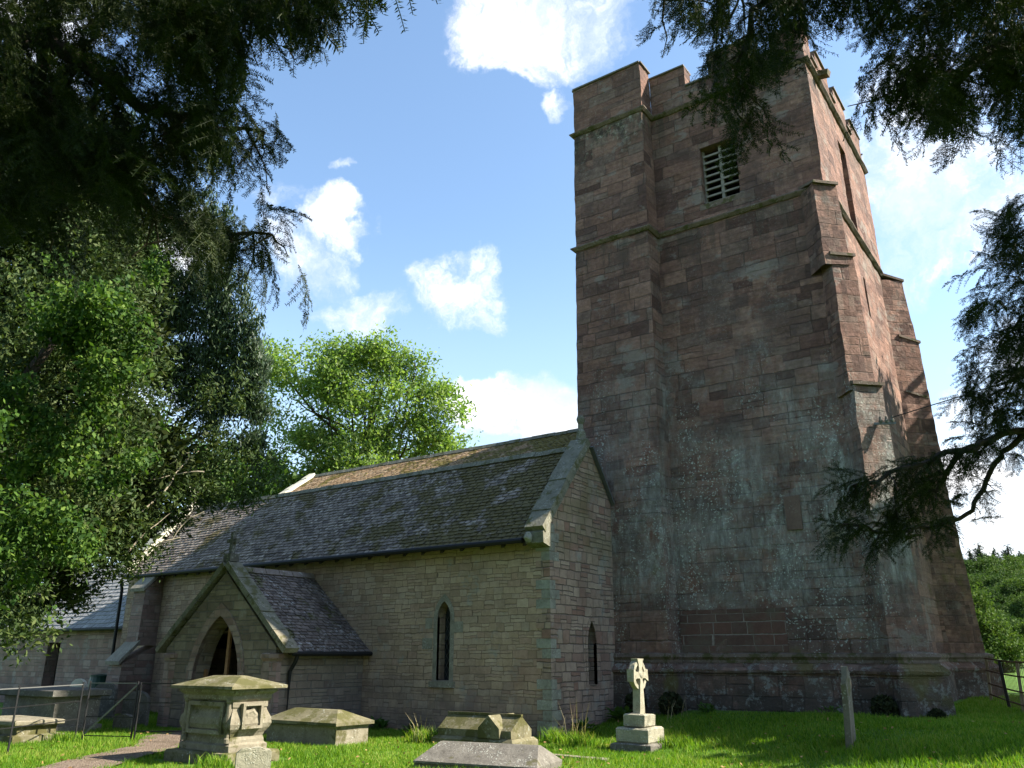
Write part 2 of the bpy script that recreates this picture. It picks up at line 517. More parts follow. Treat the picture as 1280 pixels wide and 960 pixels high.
def plain_stone(name, c0, c1, lich=(.45, .46, .40), la=.5, moss=None, rough=.9, bump=.5, sc=1.0, dark=.4):
    m, nt, bs = material(name)
    ob = nt.node('ShaderNodeNewGeometry').outputs['Position']
    col = nt.ramp(nt.noise(ob, 3.5 * sc, 6, .68), [(.3, c0), (.7, c1)])
    col = nt.mix(nt.mr(nt.noise(ob, 17 * sc, 5, .7), .5, .75, 0., dark), col, nt.mix(1.0, col, (.35, .35, .33), 'MULTIPLY'))
    vor = nt.voro(nt.vm('ADD', ob, nt.vm('SCALE', nt.noise(ob, 9, 3, color=True), scale=.12)), 16 * sc)
    lm = nt.m('MULTIPLY', nt.mr(vor, .2, .42, 1., 0.), nt.mr(nt.noise(ob, 2.6 * sc, 5, .65), .47, .6))
    col = nt.mix(nt.m('MULTIPLY', lm, la), col, lich)
    if moss:
        mm = nt.mr(nt.noise(ob, 2.2 * sc, 6, .7), moss[1], moss[1] + .1)
        col = nt.mix(nt.m('MULTIPLY', mm, .85), col, moss[0])
    nt.put(bs.inputs['Base Color'], col)
    bs.inputs['Roughness'].default_value = rough
    bp = nt.node('ShaderNodeBump'); bp.inputs['Strength'].default_value = bump; bp.inputs['Distance'].default_value = .02
    nt.put(bp.inputs['Height'], nt.m('ADD', nt.noise(ob, 12 * sc, 7, .72), nt.m('MULTIPLY', lm, .3)))
    nt.put(bs.inputs['Normal'], bp.outputs[0])
    return m


def simple(name, c, rough=.7, metal=0.0, var=.3, sc=8, bump=.15):
    m, nt, bs = material(name)
    ob = nt.node('ShaderNodeNewGeometry').outputs['Position']
    col = nt.mix(nt.mr(nt.noise(ob, sc, 5, .65), .35, .7, 0., var), (*c, 1), tuple(x * .45 for x in c))
    nt.put(bs.inputs['Base Color'], col)
    bs.inputs['Roughness'].default_value = rough
    bs.inputs['Metallic'].default_value = metal
    bp = nt.node('ShaderNodeBump'); bp.inputs['Strength'].default_value = bump; bp.inputs['Distance'].default_value = .01
    nt.put(bp.inputs['Height'], nt.noise(ob, sc * 4, 4))
    nt.put(bs.inputs['Normal'], bp.outputs[0])
    return m


STRING = plain_stone('mossy string stone', (.10, .072, .055), (.17, .125, .095), moss=((.05, .05, .010), .50), la=.35, sc=1.5)
CAPST = plain_stone('parapet capping', (.10, .085, .075), (.17, .145, .125), la=.4)
DRESS = plain_stone('grey dressed stone', (.15, .135, .105), (.27, .25, .20), la=.35, sc=1.4, dark=.6)
QUOIN = plain_stone('pale quoin stone', (.15, .14, .115), (.30, .30, .25), la=.55, dark=.6, sc=1.3)
COPING = plain_stone('lichened coping', (.10, .095, .07), (.20, .19, .145), la=.5, moss=((.07, .07, .02), .52), sc=1.4, dark=.6)
COPPALE = plain_stone('bright coping', (.40, .38, .30), (.52, .49, .40), la=.5)
TOMBSIDE = plain_stone('tomb limestone', (0.138, 0.120, 0.082), (0.239, 0.212, 0.158), la=.35, moss=((0.064, 0.061, 0.018), .54), dark=.7, sc=1.3)
TOMBGREEN = plain_stone('mossy tomb stone', (0.101, 0.090, 0.051), (0.184, 0.164, 0.097), la=.4, moss=((0.069, 0.066, 0.017), .47), dark=.6)
TOMBGREY = plain_stone('grey tomb stone', (.085, .076, .064), (.175, .16, .135), la=.45, moss=((.07, .065, .025), .58), dark=.75, sc=1.6)
CROSSST = plain_stone('white lichened stone', (.20, .185, .13), (.36, .335, .25), la=.5, bump=1.0, sc=1.6, dark=.5)
LEDGERD = plain_stone('dark ledger stone', (.07, .065, .055), (.13, .125, .11), la=.3)
PLASTER = plain_stone('pale porch plaster', (.10, .075, .055), (.15, .115, .085), la=.1)
DARK = simple('dark interior', (.012, .010, .009), .95, var=.2)
IRON = simple('black iron', (.018, .018, .019), .55, .3)
GALV = simple('weathered galvanised steel', (.17, .17, .165), .6, .4)
WOOD = simple('brown oak', (.30, .16, .08), .65, var=.5, sc=14)
RAFTER = simple('dark stained timber', (.035, .026, .02), .8)
LEAD = simple('lead', (.10, .10, .105), .5, .2)
LOUVRE = simple('grey louvre boards', (.22, .195, .16), .85, var=.4, sc=10)
BUTT = simple('green plastic', (.012, .045, .032), .4)
PALEPIPE = simple('pale pipe', (.40, .36, .28), .6)
POST = simple('fence post wood', (.26, .19, .11), .85, var=.5)
RUST = simple('rusty mesh', (.17, .085, .045), .7, .2)
CABLE = simple('black cable', (.02, .02, .022), .6)

m, nt, bs = material('leaded glass')
uvn = nt.node('ShaderNodeTexCoord').outputs['UV']
u, v, _ = nt.sep(uvn)
a = nt.m('ABSOLUTE', nt.m('SUBTRACT', nt.m('FRACT', nt.m('ADD', nt.m('MULTIPLY', u, 8.0), nt.m('MULTIPLY', v, 5.0))), .5))
b = nt.m('ABSOLUTE', nt.m('SUBTRACT', nt.m('FRACT', nt.m('SUBTRACT', nt.m('MULTIPLY', u, 8.0), nt.m('MULTIPLY', v, 5.0))), .5))
ld = nt.mr(nt.m('MAXIMUM', a, b), .43, .47)
cell = nt.white(nt.comb(nt.m('FLOOR', nt.m('ADD', nt.m('MULTIPLY', u, 8.0), nt.m('MULTIPLY', v, 5.0))), nt.m('FLOOR', nt.m('SUBTRACT', nt.m('MULTIPLY', u, 8.0), nt.m('MULTIPLY', v, 5.0))), 1.0))
nt.put(bs.inputs['Base Color'], nt.mix(ld, nt.ramp(cell[0], [(0, (.006, .007, .008)), (1, (.022, .026, .03))]), (.06, .06, .055)))
bs.inputs['Roughness'].default_value = .25
bp = nt.node('ShaderNodeBump'); bp.inputs['Strength'].default_value = .4; bp.inputs['Distance'].default_value = .02
nt.put(bp.inputs['Height'], nt.m('ADD', ld, nt.m('MULTIPLY', cell[0], .6)))
nt.put(bs.inputs['Normal'], bp.outputs[0])
GLASS = m


def tile_mat(name, cols, lich, la, moss, ml, mossx=None):
    m, nt, bs = material(name)
    geo = nt.node('ShaderNodeNewGeometry')
    ob = geo.outputs['Position']
    col = nt.ramp(geo.outputs['Random Per Island'], [((i + .5) / len(cols), c) for i, c in enumerate(cols)])
    col = nt.mix(nt.mr(nt.noise(ob, 14, 5, .7), .4, .7, 0, .5), col, nt.mix(1.0, col, (.45, .45, .45), 'MULTIPLY'))
    lm = nt.m('MULTIPLY', nt.mr(nt.noise(ob, 9, 6, .75), .53, .62), nt.mr(nt.noise(ob, 1.0, 4), .38, .6))
    col = nt.mix(nt.m('MULTIPLY', lm, la), col, lich)
    big = nt.noise(ob, 1.25, 6, .72)
    if mossx:   # moss grows thicker towards one end of the roof
        x = nt.sep(ob)[0]
        big = nt.m('ADD', big, nt.mr(x, mossx[0], mossx[1], 0., .16, smooth=False))
    mm = nt.mr(big, ml, ml + .07)
    col = nt.mix(nt.m('MULTIPLY', mm, .85), col, nt.ramp(nt.noise(ob, 6, 4), [(.35, moss), (.65, tuple(c * 1.7 for c in moss))]))
    nt.put(bs.inputs['Base Color'], col)
    bs.inputs['Roughness'].default_value = .75
    bp = nt.node('ShaderNodeBump'); bp.inputs['Strength'].default_value = .7; bp.inputs['Distance'].default_value = .015
    nt.put(bp.inputs['Height'], nt.m('ADD', nt.noise(ob, 20, 5, .7), nt.m('MULTIPLY', mm, 1.2)))
    nt.put(bs.inputs['Normal'], bp.outputs[0])
    return m


TILE = tile_mat('grey stone tiles', [(0.143, 0.115, 0.097), (0.227, 0.189, 0.159), (0.176, 0.142, 0.117), (0.286, 0.239, 0.200), (0.101, 0.081, 0.066)], (0.487, 0.431, 0.359), .9, (.06, .048, .010), .53, (-17, -9.6))  # white lichen tone also paints the glints of light on the tiles
TILEB = tile_mat('brown stone tiles', [(.34, .22, .12), (.42, .28, .16), (.28, .18, .10), (.46, .33, .21)], (.44, .38, .28), .5, (.10, .085, .012), .50, (-17, -11))
TILEP = tile_mat('dark porch tiles', [(0.112, 0.087, 0.075), (0.150, 0.120, 0.105), (0.188, 0.150, 0.132), (0.090, 0.072, 0.063)], (0.510, 0.510, 0.495), .7, (0.053, 0.053, 0.015), .58)
TILES = tile_mat('pale slates', [(.25, .25, .255), (.30, .30, .30), (.22, .22, .225)], (.4, .4, .38), .3, (.06, .06, .02), .72)


def leaf_mat(name, cols, trans=.35, rough=.5, spec=.3, sc=1.2, dead=None):
    m, nt, bs = material(name)
    geo = nt.node('ShaderNodeNewGeometry')
    ob = geo.outputs['Position']
    f = nt.m('ADD', nt.m('MULTIPLY', geo.outputs['Random Per Island'], .55), nt.m('MULTIPLY', nt.noise(ob, sc, 3), .5))
    col = nt.ramp(f, [(.15 + .7 * i / (len(cols) - 1), c) for i, c in enumerate(cols)])
    nt.put(bs.inputs['Base Color'], col)
    bs.inputs['Roughness'].default_value = rough
    bs.inputs['Specular IOR Level'].default_value = spec
    tr = nt.node('ShaderNodeBsdfTranslucent')
    nt.put(tr.inputs[0], nt.mix(1.0, col, (1.25, 1.35, .6), 'MULTIPLY'))
    mx = nt.node('ShaderNodeMixShader'); mx.inputs[0].default_value = trans
    nt.t.links.new(bs.outputs[0], mx.inputs[1]); nt.t.links.new(tr.outputs[0], mx.inputs[2])
    out = [n for n in nt.t.nodes if n.type == 'OUTPUT_MATERIAL'][0]
    nt.t.links.new(mx.outputs[0], out.inputs[0])
    return m


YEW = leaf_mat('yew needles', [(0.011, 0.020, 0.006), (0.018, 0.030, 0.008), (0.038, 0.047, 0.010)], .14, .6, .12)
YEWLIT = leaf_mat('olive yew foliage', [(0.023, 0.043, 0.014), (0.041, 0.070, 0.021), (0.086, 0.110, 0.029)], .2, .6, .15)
CYP = leaf_mat('cypress foliage', [(.030, .055, .032), (.045, .075, .038), (.062, .09, .04)], .2, .5)
IVY = leaf_mat('ivy leaves', [(.014, .036, .010), (.030, .070, .014), (.060, .115, .020), (.13, .19, .035)], .32, .62, .12, sc=.9)
ASH = leaf_mat('ash leaves', [(0.091, 0.167, 0.035), (0.142, 0.227, 0.053), (0.225, 0.290, 0.083)], .5, .5)
MIDG = leaf_mat('mid green leaves', [(.045, .10, .022), (.07, .14, .03), (.11, .18, .035)], .4, .5)
FARG = leaf_mat('far broadleaf', [(.036, .07, .016), (.058, .10, .022), (.085, .125, .03)], .28, .7, .1, sc=.3)
FARG2 = leaf_mat('far dark broadleaf', [(.022, .048, .012), (.034, .066, .016), (.05, .085, .02)], .25, .7, .1, sc=.3)
FARD = leaf_mat('far conifer', [(.016, .034, .019), (.024, .046, .024), (.034, .056, .028)], .12, .7, .1, sc=.3)
BARK = simple('bark', (.055, .042, .032), .9, var=.6, sc=9, bump=.7)
PALEBARK = simple('bare grey twigs', (.33, .28, .21), .85, var=.4)
MOSSM = leaf_mat('dark moss', [(.012, .018, .006), (.02, .028, .008), (.035, .04, .01)], .1, .9)
STRAW = leaf_mat('dry stems', [(.22, .18, .09), (.32, .27, .15), (.4, .34, .2)], .3, .7)
GRASS = leaf_mat('grass blades', [(0.036, 0.091, 0.010), (0.072, 0.171, 0.011), (0.110, 0.226, 0.013), (0.180, 0.275, 0.024), (0.276, 0.287, 0.072)], .42, .6, .2, sc=.55)

m, nt, bs = material('turf')
ob = nt.node('ShaderNodeNewGeometry').outputs['Position']
col = nt.ramp(nt.noise(ob, 1.1, 6, .65), [(.3, (.055, .12, .010)), (.55, (.085, .17, .013)), (.75, (.12, .19, .022))])
col = nt.mix(nt.mr(nt.noise(ob, 24, 4, .7), .45, .7, 0, .6), col, (.025, .06, .01))
x, y, z = nt.sep(ob)
far = nt.mr(y, 45, 80)
col = nt.mix(far, col, (.06, .10, .03))
nt.put(bs.inputs['Base Color'], col); bs.inputs['Roughness'].default_value = .95
bp = nt.node('ShaderNodeBump'); bp.inputs['Strength'].default_value = .8; bp.inputs['Distance'].default_value = .04
nt.put(bp.inputs['Height'], nt.noise(ob, 18, 5, .7)); nt.put(bs.inputs['Normal'], bp.outputs[0])
TURF = m
m, nt, bs = material('path gravel')
ob = nt.node('ShaderNodeNewGeometry').outputs['Position']
col = nt.ramp(nt.voro(ob, 38, out='Color'), [(.1, (0.105, 0.074, 0.054)), (.5, (0.161, 0.118, 0.087)), (.9, (0.205, 0.167, 0.126))])
col = nt.mix(nt.mr(nt.noise(ob, 2, 4), .45, .65, 0, .5), col, (0.081, 0.059, 0.036))
nt.put(bs.inputs['Base Color'], col); bs.inputs['Roughness'].default_value = .95
bp = nt.node('ShaderNodeBump'); bp.inputs['Strength'].default_value = .8; bp.inputs['Distance'].default_value = .03
nt.put(bp.inputs['Height'], nt.voro(ob, 38)); nt.put(bs.inputs['Normal'], bp.outputs[0])
GRAVEL = m

# ------------------------------------------------------------------ ground
def sst(x, a, b):
    t = np.clip((np.asarray(x, float) - a) / (b - a), 0, 1)
    return t * t * (3 - 2 * t)


def ground_z(x, y):
    x = np.asarray(x, float); y = np.asarray(y, float)
    z = 0.5 * sst(0.5 * x + 0.87 * y, 8.3, 12.6)
    z = z + 0.25 * sst(y, 20, 32) * sst(x, -9, -4)
    z = z + 5.5 * sst(y, 52, 150) + 8 * sst(y, 170, 420)
    return z


gx = np.concatenate([np.linspace(-700, -60, 22)[:-1], np.linspace(-60, -36, 13)[:-1], np.linspace(-36, 14, 101)[:-1], np.linspace(14, 60, 20)[:-1], np.linspace(60, 700, 22)])
gy = np.concatenate([np.linspace(-400, -20, 12)[:-1], np.linspace(-20, 0, 11)[:-1], np.linspace(0, 40, 81)[:-1], np.linspace(40, 200, 41)[:-1], np.linspace(200, 800, 16)])
GX, GY = np.meshgrid(gx, gy)
GZ = ground_z(GX, GY) + np.array([[0.025 * noise.noise((x * .7, y * .7, 3)) if abs(x) < 60 and abs(y) < 60 else 0 for x in gx] for y in gy]) - .012
nx, ny = len(gx), len(gy)
I = (np.arange(ny - 1)[:, None] * nx + np.arange(nx - 1)[None, :]).ravel()
o = np_mesh('ground', np.stack([GX, GY, GZ], -1), 4, TURF, F=np.stack([I, I + 1, I + nx + 1, I + nx], 1))
tag(o, kind='structure')
o.data.polygons.foreach_set('use_smooth', np.ones(len(o.data.polygons), dtype=bool))

pc = [(-10.9, 4.2, .6), (-12.6, 6.6, .55), (-13.9, 8.25, .5), (-15.0, 9.9, .48), (-16.3, 11.0, .6), (-17.05, 12.3, .8)]
mb = MB()
L, Rr = [], []
for i, (x, y, hw) in enumerate(pc):
    a = pc[max(i - 1, 0)]; b = pc[min(i + 1, len(pc) - 1)]
    d = Vector((b[0] - a[0], b[1] - a[1])).normalized(); n = Vector((-d.y, d.x))
    L.append((x + n.x * hw, y + n.y * hw)); Rr.append((x - n.x * hw, y - n.y * hw))
for i in range(len(pc) - 1):
    for k in range(6):
        t0, t1 = k / 6, (k + 1) / 6
        q = []
        for (A, B, t) in ((L[i], L[i + 1], t0), (L[i], L[i + 1], t1), (Rr[i], Rr[i + 1], t1), (Rr[i], Rr[i + 1], t0)):
            x, y = A[0] * (1 - t) + B[0] * t, A[1] * (1 - t) + B[1] * t
            jx = noise.noise((x * 2.3, y * 2.3, 1)) * .12
            q.append((x + jx, y - jx, float(ground_z(x, y)) + .02))
        mb.poly(q[::-1])
tag(mb.build('path', GRAVEL), kind='structure')
PATHL = [(np.array(p[:2]), p[2]) for p in pc]

# ------------------------------------------------------------------ church tower
XL, XT, XR = -10.43, -8.22, -3.87
YT, YM, YB = 18.06, 18.68, 25.0
Z0, ZP, ZS2, ZS1 = -0.3, 1.62, 12.48, 16.26
def tw(z):
    """plan of the shaft at height z (it batters outwards towards the ground)"""
    b = (17 - z) / 16.0
    return dict(xl=XL - .12 * b, xt=XT - .03 * b, xr=XR + .24 * b, yt=YT - .2 * b, ym=YM - .22 * b, yb=YB + .25 * b)


tower = thing('church_tower', 'tall square red sandstone tower with battlements and louvred belfry opening', 'tower', (-7.0, 21.7, 0.3))
def lv(xk, yk, z):
    d = tw(z); return Vector((d[xk], d[yk], z))


mb = MB()
WX0, WX1, WZ0, WZ1 = -6.86, -5.86, 12.98, 14.72     # louvre opening
RY0, RY1, RZ0, RZ1 = 21.35, 22.15, 12.75, 15.35     # belfry slit of the right face
SY0, SY1, SZ0, SZ1 = 21.72, 21.95, 10.1, 11.25
def P(x, y, z): return Vector((x, y, z))
def yF(z): return tw(z)['ym']
def xR(z): return tw(z)['xr']
ZT = ZS1
zs = [Z0, 4, 8, WZ0, WZ1, ZT]
for za, zb in zip(zs, zs[1:]):
    A, B = tw(za), tw(zb)
    mb.patch((A['xl'], A['yt'], za), (A['xt'], A['yt'], za), (B['xt'], B['yt'], zb), (B['xl'], B['yt'], zb))
    mb.patch((A['xt'], A['yt'], za), (A['xt'], A['ym'], za), (B['xt'], B['ym'], zb), (B['xt'], B['yt'], zb))
    if za == WZ0:
        xs = [(A['xt'], B['xt'], WX0, WX0), (WX1, WX1, A['xr'], B['xr'])]
    else:
        xs = [(A['xt'], B['xt'], A['xr'], B['xr'])]
    for xa0, xb0, xa1, xb1 in xs:
        mb.patch((xa0, A['ym'], za), (xa1, A['ym'], za), (xb1, B['ym'], zb), (xb0, B['ym'], zb))
    mb.patch((A['xr'], A['yb'], za), (A['xl'], A['yb'], za), (B['xl'], B['yb'], zb), (B['xr'], B['yb'], zb), .6)
    mb.patch((A['xl'], A['yb'], za), (A['xl'], A['yt'], za), (B['xl'], B['yt'], zb), (B['xl'], B['yb'], zb))
# right face with its two slits
zr = [Z0, SZ0, SZ1, RZ0, RZ1, ZT]
for za, zb in zip(zr, zr[1:]):
    A, B = tw(za), tw(zb)
    hole = (SY0, SY1) if za == SZ0 else (RY0, RY1) if za == RZ0 else None
    ys = [(A['ym'], B['ym'], A['yb'], B['yb'])] if not hole else [(A['ym'], B['ym'], hole[0], hole[0]), (hole[1], hole[1], A['yb'], B['yb'])]
    for ya0, yb0, ya1, yb1 in ys:
        mb.patch((A['xr'], ya0, za), (A['xr'], ya1, za), (B['xr'], yb1, zb), (B['xr'], yb0, zb))
mb.rough(.02, 2.2, .014, 6.5)
# reveals
def reveal_f(x0, x1, z0, z1, d):
    for (a, b) in (((x0, z0), (x0, z1)), ((x0, z1), (x1, z1)), ((x1, z1), (x1, z0)), ((x1, z0), (x0, z0))):
        mb.poly([(a[0], yF(a[1]) - .005, a[1]), (b[0], yF(b[1]) - .005, b[1]), (b[0], yF(b[1]) + d, b[1]), (a[0], yF(a[1]) + d, a[1])])
def reveal_r(y0, y1, z0, z1, d):
    for (a, b) in (((y0, z0), (y0, z1)), ((y0, z1), (y1, z1)), ((y1, z1), (y1, z0)), ((y1, z0), (y0, z0))):
        mb.poly([(xR(a[1]) + .005, a[0], a[1]), (xR(b[1]) + .005, b[0], b[1]), (xR(b[1]) - d, b[0], b[1]), (xR(a[1]) - d, a[0], a[1])])
reveal_f(WX0, WX1, WZ0, WZ1, .6); reveal_r(RY0, RY1, RZ0, RZ1, .5); reveal_r(SY0, SY1, SZ0, SZ1, .4)
mb.build('wall', TOWER, tower)

mb = MB()
mb.box((WX0 - .05, YM + .55, WZ0 - .05), (WX1 + .05, YM + .62, WZ1 + .05))
mb.build('opening_backing', DARK, tower)
mb = MB(); mb.box((XR - .55, RY0 - .05, RZ0 - .05), (XR - .48, RY1 + .05, RZ1 + .05)); mb.build('opening_backing', TOWER, tower)
mb = MB(); mb.box((XR - .4, SY0 - .05, SZ0 - .05), (XR - .33, SY1 + .05, SZ1 + .05)); mb.build('opening_backing', DARK, tower)
# louvred window
win = MB(); win.box((-6.40, YM + .12, WZ0), (-6.32, YM + .26, WZ1)); win.box((WX0, YM + .14, WZ0), (WX0 + .05, YM + .24, WZ1)); win.box((WX1 - .05, YM + .14, WZ0), (WX1, YM + .24, WZ1))
wo = win.build('belfry_window', LOUVRE, tower)
for xa, xb in ((WX0 + .05, -6.40), (-6.32, WX1 - .05)):
    for k in range(8):
        z = WZ0 + .05 + k * .205
        mb = MB()
        mb.hexa([(xa, YM + .08, z), (xb, YM + .08, z), (xb, YM + .36, z + .13), (xa, YM + .36, z + .13), (xa, YM + .08, z + .055), (xb, YM + .08, z + .055), (xb, YM + .36, z + .185), (xa, YM + .36, z + .185)])
        mb.build('louvre_board', LOUVRE, wo)
mb = MB(); mb.box((WX0 - .1, YM - .07, WZ0 - .16), (WX1 + .1, YM + .1, WZ0 - .003)); mb.rough(.01); mb.build('window_sill', STRING, tower)

def offset(loop, d):
    out = []
    n = len(loop)
    for i in range(n):
        p, a, b = Vector(loop[i]), Vector(loop[i - 1]), Vector(loop[(i + 1) % n])
        e0, e1 = (p - a).normalized(), (b - p).normalized()
        n0, n1 = Vector((e0.y, -e0.x)), Vector((e1.y, -e1.x))
        m_ = (n0 + n1)
        m_ = m_ / max(.35, (1 + n0.dot(n1)))
        out.append(p + m_ * d)
    return out


def densify(loop, step=.35):
    out = []
    for i, p in enumerate(loop):
        q = loop[(i + 1) % len(loop)]
        n = max(1, int((Vector(q) - Vector(p)).length / step))
        for k in range(n):
            out.append(tuple(Vector(p).lerp(Vector(q), k / n)))
    return out


def band(loop, prof, mat, name, parent, rough=.012):
    """sweeps a profile [(offset, z)...] round a closed CCW plan loop"""
    mb = MB()
    rings = []
    for d, z in prof:
        r = offset(loop, d)
        rings.append([(p.x, p.y, z) for p in r])
    n = len(loop)
    for r0, r1 in zip(rings, rings[1:]):
        for k in range(n):
            a, b, c, dd_ = r0[k], r0[(k + 1) % n], r1[(k + 1) % n], r1[k]
            mb.patch(a, b, c, dd_, .3)
    mb.rough(rough, 3, rough * .8, 9)
    return mb.build(name, mat, parent)


def tloop(z):
    d = tw(z)
    return [(d['xl'], d['yt']), (d['xt'], d['yt']), (d['xt'], d['ym']), (d['xr'], d['ym']), (d['xr'], d['yb']), (d['xl'], d['yb'])]


for z in (ZS2, ZS1):
    band(tloop(z), [(-.03, z - .10), (.04, z - .09), (.11, z - .02), (.11, z + .01), (-.03, z + .10)], STRING, 'string_course', tower)

# parapet
mb = MB()
T = tw(17.0)
def par(x0, y0, x1, y1, top, z0=ZS1 + .02, th=.42):
    """parapet length along a wall line; inside is to the left"""
    d = Vector((x1 - x0, y1 - y0)).normalized(); n = Vector((-d.y, d.x)) * th
    Q = [P(x0, y0, 0), P(x1, y1, 0), P(x1 + n.x, y1 + n.y, 0), P(x0 + n.x, y0 + n.y, 0)]
    B = [Vector((q.x, q.y, z0)) for q in Q]; U = [Vector((q.x, q.y, top)) for q in Q]
    for i in range(4):
        j = (i + 1) % 4
        mb.patch(B[i], B[j], U[j], U[i])
    mb.patch(*U, .3)
CAPS = []
def merlon(x0, y0, x1, y1, top):
    par(x0, y0, x1, y1, top)
    CAPS.append((x0, y0, x1, y1, top))
xl, xt, xr, yt, ym, yb = (T[k] for k in ('xl', 'xt', 'xr', 'yt', 'ym', 'yb'))
mb.box((xl + .02, yt + .02, ZS1 + .0), (xt - .003, yt + 2.1, ZS1 + .05))
merlon(xl, yt, xt, yt, 17.82)
merlon(xt, yt + .003, xt, ym, 17.82); merlon(xl, yt + 2.0, xl, yt + .003, 17.82)
merlon(xt + .003, ym, -7.13, ym, 17.6)
merlon(-7.13, ym, -6.45, ym, 16.9)
merlon(-6.45, ym, -5.35, ym, 17.6)
merlon(-5.35, ym, -4.7, ym, 16.9)
merlon(-4.7, ym, xr, ym, 17.4)
merlon(xr, ym + .003, xr, 19.42, 17.4)
yy = 19.42
for kx in range(3):
    merlon(xr, yy, xr, yy + .55, 16.85); yy += .55
    merlon(xr, yy, xr, yy + 1.3, 17.4); yy += 1.3
merlon(xr, yy, xr, yb, 16.85)
for kx in range(4):
    x0 = xr - kx * 1.64
    merlon(x0, yb, x0 - 1.0, yb, 17.4); merlon(x0 - 1.0, yb, x0 - 1.64, yb, 16.85)
merlon(xl, yb - .003, xl, yb - 1.2, 17.4); merlon(xl, yb - 1.2, xl, yt + 2.0, 16.85)
mb.rough(.02, 2.2, .014, 6.5)
mb.build('parapet', TOWER, tower)
mb = MB(); mb.box((xl + .1, ym + .1, ZS1 - .3), (xr - .1, yb - .1, ZS1 + .1)); mb.build('roof', LEAD, tower)
for x0, y0, x1, y1, top in CAPS:
    mb = MB()
    d = Vector((x1 - x0, y1 - y0)).normalized(); n = Vector((-d.y, d.x))
    a = Vector((x0, y0)) - n * .05; b = Vector((x1, y1)) - n * .05
    c, e = b + n * .55, a + n * .55
    lo, hi = top + .001, top + .07 + random.uniform(-.008, .008)
    mb.hexa([(a.x, a.y, lo), (b.x, b.y, lo), (c.x, c.y, lo), (e.x, e.y, lo), (a.x, a.y, hi - .02), (b.x, b.y, hi - .02), (c.x, c.y, hi), (e.x, e.y, hi)])
    mb.build('parapet_coping', CAPST, tower)
# drain spout
mb = MB(); mb.bar((XR - .1, 19.6, ZS1 + .1), (XR + .38, 19.55, ZS1 - .02), .2, .16); mb.rough(.012); mb.build('rain_spout', STRING, tower)

# diagonal buttresses
S2 = math.sqrt(.5)
def buttress(cx, cy, n, stages, capdrop):
    """stages: (z_top, z_bottom, proj_top, width_top, proj_bottom, width_bottom)"""
    n = Vector((*n, 0)); t = Vector((-n.y, n.x, 0)) if n.x * n.y < 0 else Vector((-n.y, n.x, 0))
    mb, caps = MB(), []
    for (z1, z0, p1, w1, p0, w0, *cc) in stages:
        c = Vector((cc[0], cc[1], 0)) if cc else Vector((cx, cy, 0))
        def q(p, w_, s, z): return c + n * p + t * (s * w_ / 2) + Vector((0, 0, z))
        bl, br, tr, tl = q(p0, w0, -1, z0), q(p0, w0, 1, z0), q(p1, w1, 1, z1), q(p1, w1, -1, z1)
        ibl, ibr, itr, itl = q(-.9, w0, -1, z0), q(-.9, w0, 1, z0), q(-.9, w1, 1, z1), q(-.9, w1, -1, z1)
        mb.patch(bl, br, tr, tl); mb.patch(br, ibr, itr, tr); mb.patch(ibl, bl, tl, itl)
        mb.patch(tl, tr, itr, itl, .3)
        # sloped weathering slab
        o_, e_ = .06, .03
        A, B_ = q(p1 + o_, w1 + 2 * e_, -1, z1 - .02), q(p1 + o_, w1 + 2 * e_, 1, z1 - .02)
        Cc, Dd = q(p1 - .62, w1 + 2 * e_, 1, z1 + capdrop), q(p1 - .62, w1 + 2 * e_, -1, z1 + capdrop)
        dz = Vector((0, 0, .07))
        cm = MB(); cm.hexa([A, B_, Cc, Dd, A + dz, B_ + dz, Cc + dz, Dd + dz]); cm.rough(.01); caps.append(cm)
    mb.rough(.022, 2.2, .018, 5.5)
    o1 = mb.build('buttress', TOWER, tower)
    for cm in caps: cm.build('weathering_slab', STRING, o1)
buttress(-3.93, 18.6, (S2, -S2), [(12.40, 10.2, .25, .60, .36, .64), (10.45, 7.1, .33, .58, .42, .64, -3.83, 18.7), (7.25, Z0, .44, .70, .62, .92, -3.75, 18.75)], .16)
buttress(-3.75, 25.1, (S2, S2), [(12.28, 10.2, .28, .7, .42, .8), (10.3, 7.0, .46, .8, .56, .85), (8.6, Z0, .42, .8, .95, 1.0)], .14)
# plinth round shaft and buttresses
d = tw(1.2)
def bl(cx, cy, n, p, wd):
    n = Vector(n); t = Vector((-n.y, n.x)); c = Vector((cx, cy)) + n * p
    return tuple(c - t * wd / 2), tuple(c + t * wd / 2)
b1 = bl(-3.75, 18.75, (S2, -S2), .74, .78); b2 = bl(-3.75, 25.1, (S2, S2), .9, 1.0)
e1 = (b1[0][0] - (b1[0][1] - d['ym']) * -1 * 1, d['ym'])
plan = [(d['xl'], d['yt']), (d['xt'], d['yt']), (d['xt'], d['ym']), (b1[0][0] - (d['ym'] - b1[0][1]), d['ym']), b1[0], b1[1],
        (d['xr'], b1[1][1] + (b1[1][0] - d['xr'])), (d['xr'], b2[0][1] - (b2[0][0] - d['xr'])), b2[0], b2[1], (b2[1][0] - (b2[1][1] - d['yb']), d['yb']), (d['xl'], d['yb'])]
band(plan, [(-.05, 1.68), (.07, 1.64), (.09, 1.58), (.05, 1.52), (.07, 1.46)][::-1], STRING, 'plinth_moulding', tower)
band(plan, [(.20, -.35), (.17, .3), (.13, 1.22), (.17, 1.26), (.18, 1.31), (.04, 1.47)], TOWER, 'plinth', tower, .02)
# newer red courses set into the front, above the plinth
mb = MB(); A, B = tw(1.7), tw(2.95)
mb.box((-8.2, A['ym'] - .012, 1.69), (-5.75, A['ym'] + .2, 2.60)); mb.build('red_course_repair', REDBAND, tower)
